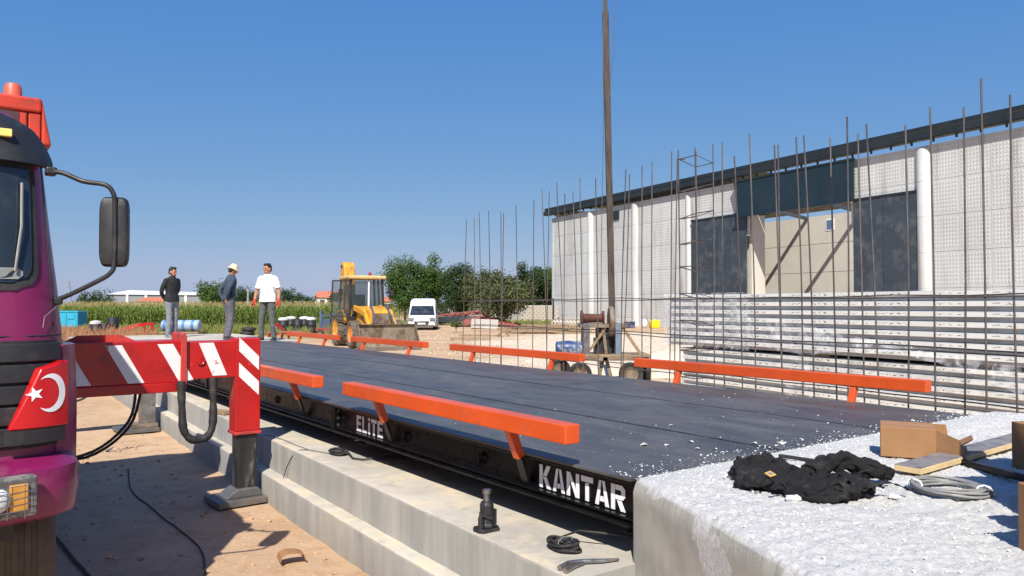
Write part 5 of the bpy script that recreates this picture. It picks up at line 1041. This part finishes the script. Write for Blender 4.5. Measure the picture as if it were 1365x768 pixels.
corn('corn_field', -16, 2, 92, 95, 2.0, 'thin strip of pale corn seen behind the white van', 5, 1.0, .3)
def tufts(n, fn, h, seed, nb=16, wd=.012):
    rr = random.Random(seed); vs = []; fs = []
    for i in range(n):
        x, y = fn(rr); hh = h * rr.uniform(.4, 1.1)
        for k in range(nb):
            a = rr.random() * 6.28; l = hh * rr.uniform(.5, 1); b = V((x + rr.uniform(-.12, .12), y + rr.uniform(-.12, .12), -.02)); e = b + V((math.cos(a) * l * .45, math.sin(a) * l * .3, l)); m_ = b.lerp(e, .55) + V((0, 0, l * .1)); q = len(vs)
            vs += [b - V((wd, 0, 0)), b + V((wd, 0, 0)), m_ + V((wd * 1.2, 0, 0)), m_ - V((wd * 1.2, 0, 0)), e]; fs += [(q, q + 1, q + 2, q + 3), (q + 3, q + 2, q + 4)]
    mb = MB(); mb.v = vs; mb.f = fs; return mb
solo(tufts(230, lambda r: (lambda Y: (xw(r.uniform(60, 205), Y), Y))(r.uniform(30, 39)), .85, 3, 16), 'dry_red_weeds', M['weed_red'], 'reddish dry weeds growing behind the red outrigger beam', 'weeds', kind='stuff', fix=False)
solo(tufts(1000, lambda r: (lambda Y: (xw(r.uniform(60, 470), Y), Y))(r.uniform(43, 53)), .6, 4, 14, .016), 'dry_weeds', M['weed'], 'strip of yellow green weeds along the foot of the corn', 'weeds', kind='stuff', fix=False)
solo(tufts(420, lambda r: (xw(r.uniform(520, 735), 66), r.uniform(62, 70)), .5, 6, 12, .02), 'scrub', M['weed'], 'low dry scrub under the clump of trees', 'weeds', kind='stuff', fix=False)
# ------------------------------------------------------------------ yard clutter on the left
def drum(px, Y, h, r, lab, lid=None, body=None):
    x = xw(px, Y); t = thing('drum', lab, 'drum', (x, Y, 0), FI, 'drums standing in the yard')
    part(MB().lathe([(r * .96, 0), (r, .03), (r, h * .32), (r * 1.03, h * .34), (r, h * .36), (r, h * .64), (r * 1.03, h * .66), (r, h * .68), (r, h - .03), (r * .96, h)], 18, (x, Y, 0)), 'drum_body', body or M['plastic_black'], t, smooth=35)
    if lid: part(MB().lathe([(r * .98, h), (r * 1.0, h + .03), (r * .9, h + .12), (r * .3, h + .16)], 18, (x, Y, 0)), 'lid', lid, t, smooth=40)
for a in ((128, 36, .78, .26, 'black drum with pale top nearest the turquoise trailer', M['barrel_white']), (140, 37.5, .75, .26, 'black drum in the middle of three behind the outrigger', None), (151, 38, 1.05, .27, 'tall black drum right of the pale topped drum', None),
          (378, 44, .8, .3, 'black drum with pale lid, leftmost of the row behind the man in white', M['barrel_white']), (388, 45, .85, .32, 'black drum under the lumpy white sack', M['barrel_white']), (397, 44, .82, .28, 'third black drum of the row, bare topped', None), (406, 45, .85, .3, 'fourth black drum with pale lid', M['barrel_white']), (415, 44, .82, .28, 'rightmost black drum of the row with pale lid', M['barrel_white'])):
    drum(*a[:5], lid=a[5])
x = xw(103, 46); tt = thing('tipper_trailer', 'turquoise farm tipper trailer behind the mirror at the corn edge', 'trailer', (x, 46, 0))
part(MB().bb(x - .85, x + .5, 45.2, 46.2, .35, 1.30), 'box', M['turq'], tt, bevel=.02)
for k in range(3): part(MB().bb(x - .84 + k * .62, x - .78 + k * .62, 45.17, 45.199, .46, 1.24), 'stake', M['turq'], tt)
part(MB().bb(x - .1, x + .3, 45.165, 45.198, .85, 1.1).bb(x - .86, x + .51, 45.16, 45.2, 1.25, 1.33), 'tailgate_frame', M['turq'], tt)
part(MB().bb(x - .5, x + .3, 45.3, 46.1, .25, .349), 'chassis', M['plastic_black'], tt)
for sx in (-1, 1): wheel('wheel', (x - .15 + sx * .5, 45.7, .2), .2, .15, tt, 'X', M['white'])
Y = 36; pl_ = thing('red_plough', 'red steel plough frame with slanting beam among the weeds', 'plough', (xw(175, Y), Y, 0))
part(MB().bar((xw(140, Y), Y - .2, .25), (xw(186, Y), Y, zw(433, Y)), .12, .16), 'beam', M['red_faded'], pl_)
part(MB().bar((xw(186, Y), Y, zw(433, Y)), (xw(205, Y), Y, zw(431, Y)), .12).bar((xw(203, Y), Y, zw(431, Y)), (xw(205, Y), Y, .1), .1).bar((xw(192, Y), Y, zw(433, Y)), (xw(196, Y), Y, .05), .1), 'hitch', M['red'], pl_)
for px in (145, 158, 171): part(MB().prism([(xw(px, Y), .02), (xw(px + 9, Y), .02), (xw(px + 11, Y), .5), (xw(px + 5, Y), .55)], Y - .06, Y, 'XZ'), 'share', M['red_faded'], pl_)
Y = 37; x0, x1 = xw(217, Y), xw(267, Y); tk = thing('tank_trailer', 'blue and white striped tank on a low wagon behind the man in black', 'trailer', ((x0 + x1) / 2, Y, 0))
part(MB().lathe([(.22, x0), (.27, x0 + .05), (.27, x1 - .05), (.22, x1)], 20, (0, Y, zw(434, Y)), 'X'), 'tank', mat('white_tank', S(150, 168, 186), .5, var=.08), tk, smooth=35)
for px in (222, 235, 247, 259): part(MB().lathe([(.273, xw(px, Y) - .07), (.273, xw(px, Y) + .07)], 20, (0, Y, zw(434, Y)), 'X'), 'blue_band', mat('faded_blue_band', S(72, 122, 170), .5), tk, smooth=35)
part(MB().bb(x0 - .05, x1 + .05, Y - .35, Y + .35, zw(442, Y) - .08, zw(442, Y)), 'wagon_bed', M['wood'], tk)
part(MB().bar((x0, Y - .3, .0), (x0, Y - .3, zw(444, Y)), .06).bar((x1, Y - .3, 0), (x1, Y - .3, zw(444, Y)), .06).bar((x0 + .6, Y - .3, 0), (x0 + .6, Y - .3, zw(444, Y)), .06), 'legs', M['mud_steel'], tk)
solo(MB().prism([(xw(243, 34), .0), (xw(270, 34), .0), (xw(272, 34), .36), (xw(241, 34), .36)], 33.8, 34.3, 'XZ'), 'metal_bin', M['mud_steel'], 'grey metal bin on the ground below the striped tank', 'bin', (xw(256, 34), 34, 0))
Y = 34
for i, (px, z0, lab) in enumerate(((329, 0, 'black tyre lowest in the small stack between the men'), (331, .17, 'black tyre second in the small stack between the men'), (330, .34, 'black tyre third in the small stack between the men'), (332, .51, 'black tyre on top of the small stack between the men'), (322, 0, 'black tyre lying left of the small tyre stack'), (339, 0, 'black tyre lying right of the small tyre stack'))):
    x = xw(px, Y); solo(MB().lathe([(.16, .02), (.24, .0), (.29, .03), (.31, .085), (.29, .14), (.24, .17), (.16, .15)], 20, (x, Y - .1 * (i > 3), z0 + .001), cap=False), 'tyre', M['rubber'], lab, 'tyre', (x, Y, z0), smooth=40, group='loose tyres in the yard')
Y = 38; ri = thing('red_implement', 'small red farm implement on the ground in front of the drums', 'implement', (xw(372, Y), Y, 0))
part(MB().bar((xw(357, Y), Y, .25), (xw(392, Y), Y, .35), .12, .12).bar((xw(365, Y), Y, .3), (xw(372, Y), Y - .2, .75), .08).bar((xw(380, Y), Y, .3), (xw(372, Y), Y - .2, .75), .08), 'frame', M['red'], ri)
for px in (360, 368, 377, 386): part(MB().lathe([(.2, -.02), (.2, .02)], 14, (xw(px, Y), Y - .1, .2), 'X'), 'disc', M['red_faded'], ri)
part(MB().tube([(xw(369, Y), Y - .2, .1), (xw(369, Y), Y - .2, .62)], .05, 8), 'cylinder', M['white'], ri)
Y = 46; bf = thing('blue_frame_machine', 'blue steel frame machine standing left of the backhoe', 'machine', (xw(436, Y), Y, 0))
for px in (428, 444): part(MB().bar((xw(px, Y), Y, .0), (xw(px, Y), Y, zw(414 + (px > 440) * 2, Y)), .13), 'post', mat('blue_grey_steel', S(70, 92, 120), .6), bf)
part(MB().bar((xw(427, Y), Y, zw(421, Y)), (xw(445, Y), Y, zw(420, Y)), .12).bar((xw(427, Y), Y, zw(434, Y)), (xw(445, Y), Y, zw(434, Y)), .14).bb(xw(431, Y), xw(441, Y), Y - .2, Y + .3, .2, zw(425, Y)), 'crossbars', mat('blue_grey_steel', S(66, 82, 104), .6), bf)
part(MB().bb(xw(422, Y), xw(448, Y), Y - .5, Y + .5, .12, .3), 'base', M['red_faded'], bf)
Y = 40; fl_ = thing('flat_trailer', 'low rusty red flat trailer in front of the blue frame machine', 'trailer', (xw(438, Y), Y, 0)); part(MB().bb(xw(424, Y), xw(456, Y), Y - .5, Y + .5, .35, .47), 'bed', mat('rusty_red', S(128, 62, 50), .8), fl_)
for px in (430, 450): wheel('wheel', (xw(px, Y), Y - .45, .2), .2, .14, fl_, 'Y')
for i, (a, b, lab) in enumerate(((352, 400, 'long bare plank on the far ramp right of the man in white'), (385, 440, 'bare plank lying beyond the farthest orange rail'))):
    solo(MB().bar((xw(a, 21.5 + i), 21.5 + i, .89 - i * .85), (xw(b, 22.3 + i), 22.3 + i, .89 - i * .85), .16, .05), 'bare_plank', M['wood'], lab, 'plank', (xw(a, 21.5), 21.8, .86 - i * .85))
# ------------------------------------------------------------------ middle distance right of the van
rr = random.Random(21); mb = MB()
for i in range(900):
    u = rr.uniform(-1, 1); x = xw(648, 60) + u * 2.5; y = 60 + rr.uniform(-1, 1.6); h = 1.05 * max(0, 1 - abs(u) ** 1.6) * max(0, 1 - abs(y - 60.3) / 2.2) * (.75 + .5 * noise.noise(V((x * 1.5, y, 0))))
    E = Matrix.Rotation(rr.random() * 3, 3, 'Z') @ Matrix.Rotation(rr.uniform(-.6, .6), 3, 'X'); mb.box((x, y, h * rr.uniform(.6, 1) + .03), (.28, .16, .10), E)
solo(mb, 'brick_heap', M['brick_red'], 'loose heap of red bricks and broken tiles under the olive tree', 'bricks', (xw(648, 60), 60, 0), kind='stuff')
mb = MB()
for i in range(260):
    x = xw(612, 66) + rr.uniform(-1.6, 2.2); y = 66 + rr.uniform(-.6, .6); E = Matrix.Rotation(rr.random() * 3, 3, 'Z') @ Matrix.Rotation(rr.uniform(-.5, .5), 3, 'X'); mb.box((x, y, .75 + .25 * rr.random() + .1 * (x - xw(612, 66))), (.28, .16, .1), E)
solo(mb, 'brick_heap', M['brick_red'], 'thin scatter of red bricks on the dark sheets behind the van', 'bricks', (xw(612, 66), 66, 0), kind='stuff')
sh_ = thing('stacked_sheets', 'low stack of dark corrugated sheets right of the white van', 'sheets', (xw(612, 65), 65, 0))
for k in range(6): part(MB().box((xw(610, 65) + rr.uniform(-.15, .15), 65, .08 + k * .12), (4.4, 2.4, .07), rr.uniform(-.06, .06)), 'sheet', M['slate'], sh_)
Y = 54; solo(MB().box((xw(646, Y), Y, .33), (1.9, .1, .75), Matrix.Rotation(rad(-32), 3, 'X') @ Matrix.Rotation(.05, 3, 'Y')), 'leaning_slab', M['concrete'], 'grey concrete slab tilted in front of the brick heap', 'slab', (xw(646, Y), Y, 0), bevel=.01)
lw = thing('low_wall', 'low grey concrete boundary wall behind the sheets and bricks', 'wall', (xw(640, 86), 86, 0)); part(MB().bb(xw(588, 86), xw(745, 86), 86, 86.25, 0, 1.35), 'wall', M['concrete'], lw)
for px in (612, 640, 668, 696): part(MB().bb(xw(px, 86) - .2, xw(px, 86) + .2, 85.9, 86.3, 0, 1.75), 'pier', M['concrete'], lw)
kw = thing('block_wall', 'grey block wall joining the left corner of the hall', 'wall', (xw(715, 70), 70, 0))
bk = MB().bb(-.195, .195, -.1, .1, -.095, .095).mesh('block', mat('grey_block', S(168, 160, 148), .9, var=.12))
for r_ in range(8):
    for c_ in range(8): inst(bk, 'block', kw, (xw(697, 70) + .2 * (r_ % 2) + c_ * .41, 70, .1 + r_ * .205))
part(MB().bb(xw(694, 70) + .1, xw(741, 70), 70.0, 70.06, 0, 1.66), 'mortar', M['concrete'], kw)
solo(MB().bb(xw(737, 70) - .06, xw(737, 70) + .08, 69.5, 69.65, 0, 2.3), 'steel_post', M['roof_dark'], 'dark steel post at the left corner of the hall', 'post', (xw(737, 70), 69.5, 0))
tp_ = thing('timber_pile', 'untidy pile of long grey timber poles behind the rebar mesh', 'timber', (xw(715, 47), 47, 0))
for i in range(34):
    a = xw(rr.uniform(660, 705), 47); l = rr.uniform(2.2, 4.2); y = 47 + rr.uniform(-2, 2); th = rr.uniform(-.35, .3); z = .06 + .55 * rr.random() * (1 - abs(y - 47) / 2.4)
    part(MB().bar((a, y, z), (a + l * math.cos(th), y + l * math.sin(th), max(.05, z + rr.uniform(-.12, .15))), rr.uniform(.07, .13), rr.uniform(.06, .1)), 'pole', M['wood'], tp_)
for i, (a, b, y, lab) in enumerate(((612, 668, 41, 'single long grey pole lying alone left of the timber pile'), (600, 655, 37, 'thin stick lying on the bare dirt nearest the orange rail'))):
    solo(MB().bar((xw(a, y), y, .06), (xw(b, y + .8), y - .8, .08), .08, .07), 'timber_pole', M['wood'], lab, 'timber', (xw(a, y), y, 0))
solo(MB().bar((xw(664, 41), 41, .02), (xw(675, 41), 41.2, .5), .12, .1).bar((xw(678, 41), 41, .02), (xw(668, 41), 41.2, .45), .12, .1), 'timber_trestle', M['wood'], 'small crossed timber trestle at the left end of the pole pile', 'trestle', (xw(670, 41), 41, 0))
rw_ = thing('concrete_ribs', 'row of pale arched concrete ribs lying in front of the hall', 'concrete ribs', (xw(757, 60), 60, 0))
for k in range(11):
    x = xw(737 + k * 4.4, 60); part(MB().tube([(x - .1, 60, 0), (x - .06, 59.9, .3), (x + .05, 59.8, .45), (x + .16, 59.7, .3)], .05, 6), 'rib', M['barrel_white'], rw_)
part(MB().bb(xw(735, 60), xw(783, 60), 59.9, 60.1, .46, .54), 'cap_rail', M['wood'], rw_)
Y = 56
solo(MB().prism([(xw(866, Y), 0), (xw(878, Y), 0), (xw(879, Y), .55), (xw(872, Y), .62), (xw(865, Y), .5)], Y - .3, Y + .3, 'XZ'), 'yellow_container', M['yellow_plastic'], 'bright yellow plastic container at the foot of the hall', 'container', (xw(872, Y), Y, 0), bevel=.06)
solo(MB().ell((xw(859, Y), Y, .3), (.24, .22, .34), 12, 8), 'white_sack', M['barrel_white'], 'small white sack left of the yellow container', 'sack', (xw(859, Y), Y, 0), smooth=60)
solo(MB().bb(xw(832, Y), xw(846, Y), Y - .2, Y + .2, 0, .42).bb(xw(831.5, Y), xw(846.5, Y), Y - .24, Y + .24, .42, .47), 'dark_bin', mat('dark_blue_bin', S(44, 50, 84), .5, col2=S(130, 120, 130), c2s=5), 'dark blue crate at the foot of the hall behind the mast', 'bin', (xw(839, Y), Y, 0), bevel=.03)
mb = MB().grid(lambda u, v: (xw(905, 19) + (u - .5) * 5.5, 19.5 + (v - .5) * 5, max(-.05, .55 * math.exp(-((u - .5) ** 2 + (v - .5) ** 2) * 14) * (1 + .5 * fbm(u * 6, v * 6)) - .06 + .05 * fbm(u * 22, v * 22, 3))), 60, 60)
solo(mb, 'limestone_mound', M['spoil'], 'low mound of white limestone spoil left of the stacked panels', 'mound', (xw(905, 19), 19.5, 0), smooth=180, kind='stuff')
# ------------------------------------------------------------------ far buildings, pole, pylon
Y = 250; wh = thing('white_warehouse', 'long white roofed warehouse far beyond the corn field', 'building', (xw(200, Y), Y, 0)); x0, x1 = xw(141, Y), xw(270, Y)
part(MB().bb(x0 + .3, x1 - .3, Y, Y + 25, 0, zw(393, Y)), 'wall', M['wall_grey'], wh)
part(MB().add([(x0, Y - .5, zw(392.5, Y)), (x1, Y - .5, zw(393.5, Y)), (x1 - 4, Y + 13, zw(389, Y)), (x0 + 1.0, Y + 13, zw(387, Y) + .3), (x0, Y + 26, zw(392, Y)), (x1, Y + 26, zw(392, Y))], [(0, 1, 2, 3), (3, 2, 5, 4)]), 'roof', M['roof_white'], wh)
part(MB().add([(x0, Y - .5, zw(393, Y)), (x0 + 1, Y + 13, zw(387, Y) + .2), (x0, Y + 26, zw(393, Y))], [(0, 1, 2)]), 'gable', M['plaster'], wh)
for px in (170, 195, 222, 248): part(MB().bb(xw(px, Y) - .4, xw(px, Y) + .4, Y - .3, Y + .1, 0, zw(392, Y)), 'pilaster', M['plaster'], wh)
def house(px0, px1, Y, pe, pr, lab, hip=.25):
    x0, x1 = xw(px0, Y), xw(px1, Y); ze, zr = zw(pe, Y), zw(pr, Y); d = (x1 - x0) * .7; t = thing('house', lab, 'house', ((x0 + x1) / 2, Y, 0), FI, 'houses beyond the fields')
    part(MB().bb(x0 + .3, x1 - .3, Y, Y + d, 0, ze), 'wall', M['plaster'], t); q = (x1 - x0) * hip
    part(MB().add([(x0, Y - .4, ze - .1), (x1, Y - .4, ze - .1), (x1, Y + d + .4, ze - .1), (x0, Y + d + .4, ze - .1), (x0 + q, Y + d / 2, zr), (x1 - q, Y + d / 2, zr)], [(0, 1, 5, 4), (1, 2, 5), (2, 3, 4, 5), (3, 0, 4), (0, 3, 2, 1)]), 'roof', M['tile_red'], t)
    for k in range(2): part(MB().bb(x0 + (x1 - x0) * (.25 + .4 * k), x0 + (x1 - x0) * (.25 + .4 * k) + 1.1, Y - .03, Y - .005, ze - 1.7, ze - .6), 'window', M['glass_dark'], t)
house(178, 220, 190, 401.5, 396, 'red hipped roof just above the corn beside the man in black')
house(418, 452, 170, 396, 388, 'white house with red roof left of the backhoe', .1)
house(708, 744, 115, 402, 393, 'white house with red roof between the trees and the hall', .1)
house(600, 640, 140, 401, 393, 'red roofed house glimpsed between the trees behind the van', .1)
house(505, 522, 160, 401, 396, 'small far house just right of the backhoe cab', .1)
Y = 105; solo(MB().tube([(xw(330.5, Y), Y, 0), (xw(330.5, Y), Y, zw(386, Y))], [.16, .11], 8).bar((xw(328, Y), Y, zw(387.5, Y)), (xw(333, Y), Y, zw(387.5, Y)), .1), 'utility_pole', M['concrete'], 'grey utility pole beyond the corn between two of the men', 'pole', (xw(330.5, Y), Y, 0))
Y = 500; py = thing('power_pylon', 'faint steel lattice pylon on the horizon beside the mirror arm', 'pylon', (xw(88, Y), Y, 0)); zt = zw(374, Y); xp = xw(90.5, Y); mb = MB()
for sx in (-1, 1):
    for sy in (-1, 1): mb.bar((xp + sx * 2.2, Y + sy * 2.2, 0), (xp + sx * .4, Y + sy * .4, zt), .22)
for k in range(7):
    a, b = k / 7, (k + 1) / 7; wa, wb_ = 2.2 - 1.8 * a, 2.2 - 1.8 * b
    for s in (-1, 1): mb.bar((xp - s * wa, Y - wa, zt * a), (xp + s * wb_, Y - wb_, zt * b), .12)
part(mb, 'lattice', mat('hazy_grey_steel', S(150, 158, 170), .7), py)
part(MB().bar((xp - 3, Y, zt * .95), (xp + 3, Y, zt * .95), .3).bar((xp - 3.4, Y, zt * .78), (xp + 3.4, Y, zt * .78), .3), 'cross_arm', M['wall_grey'], py)
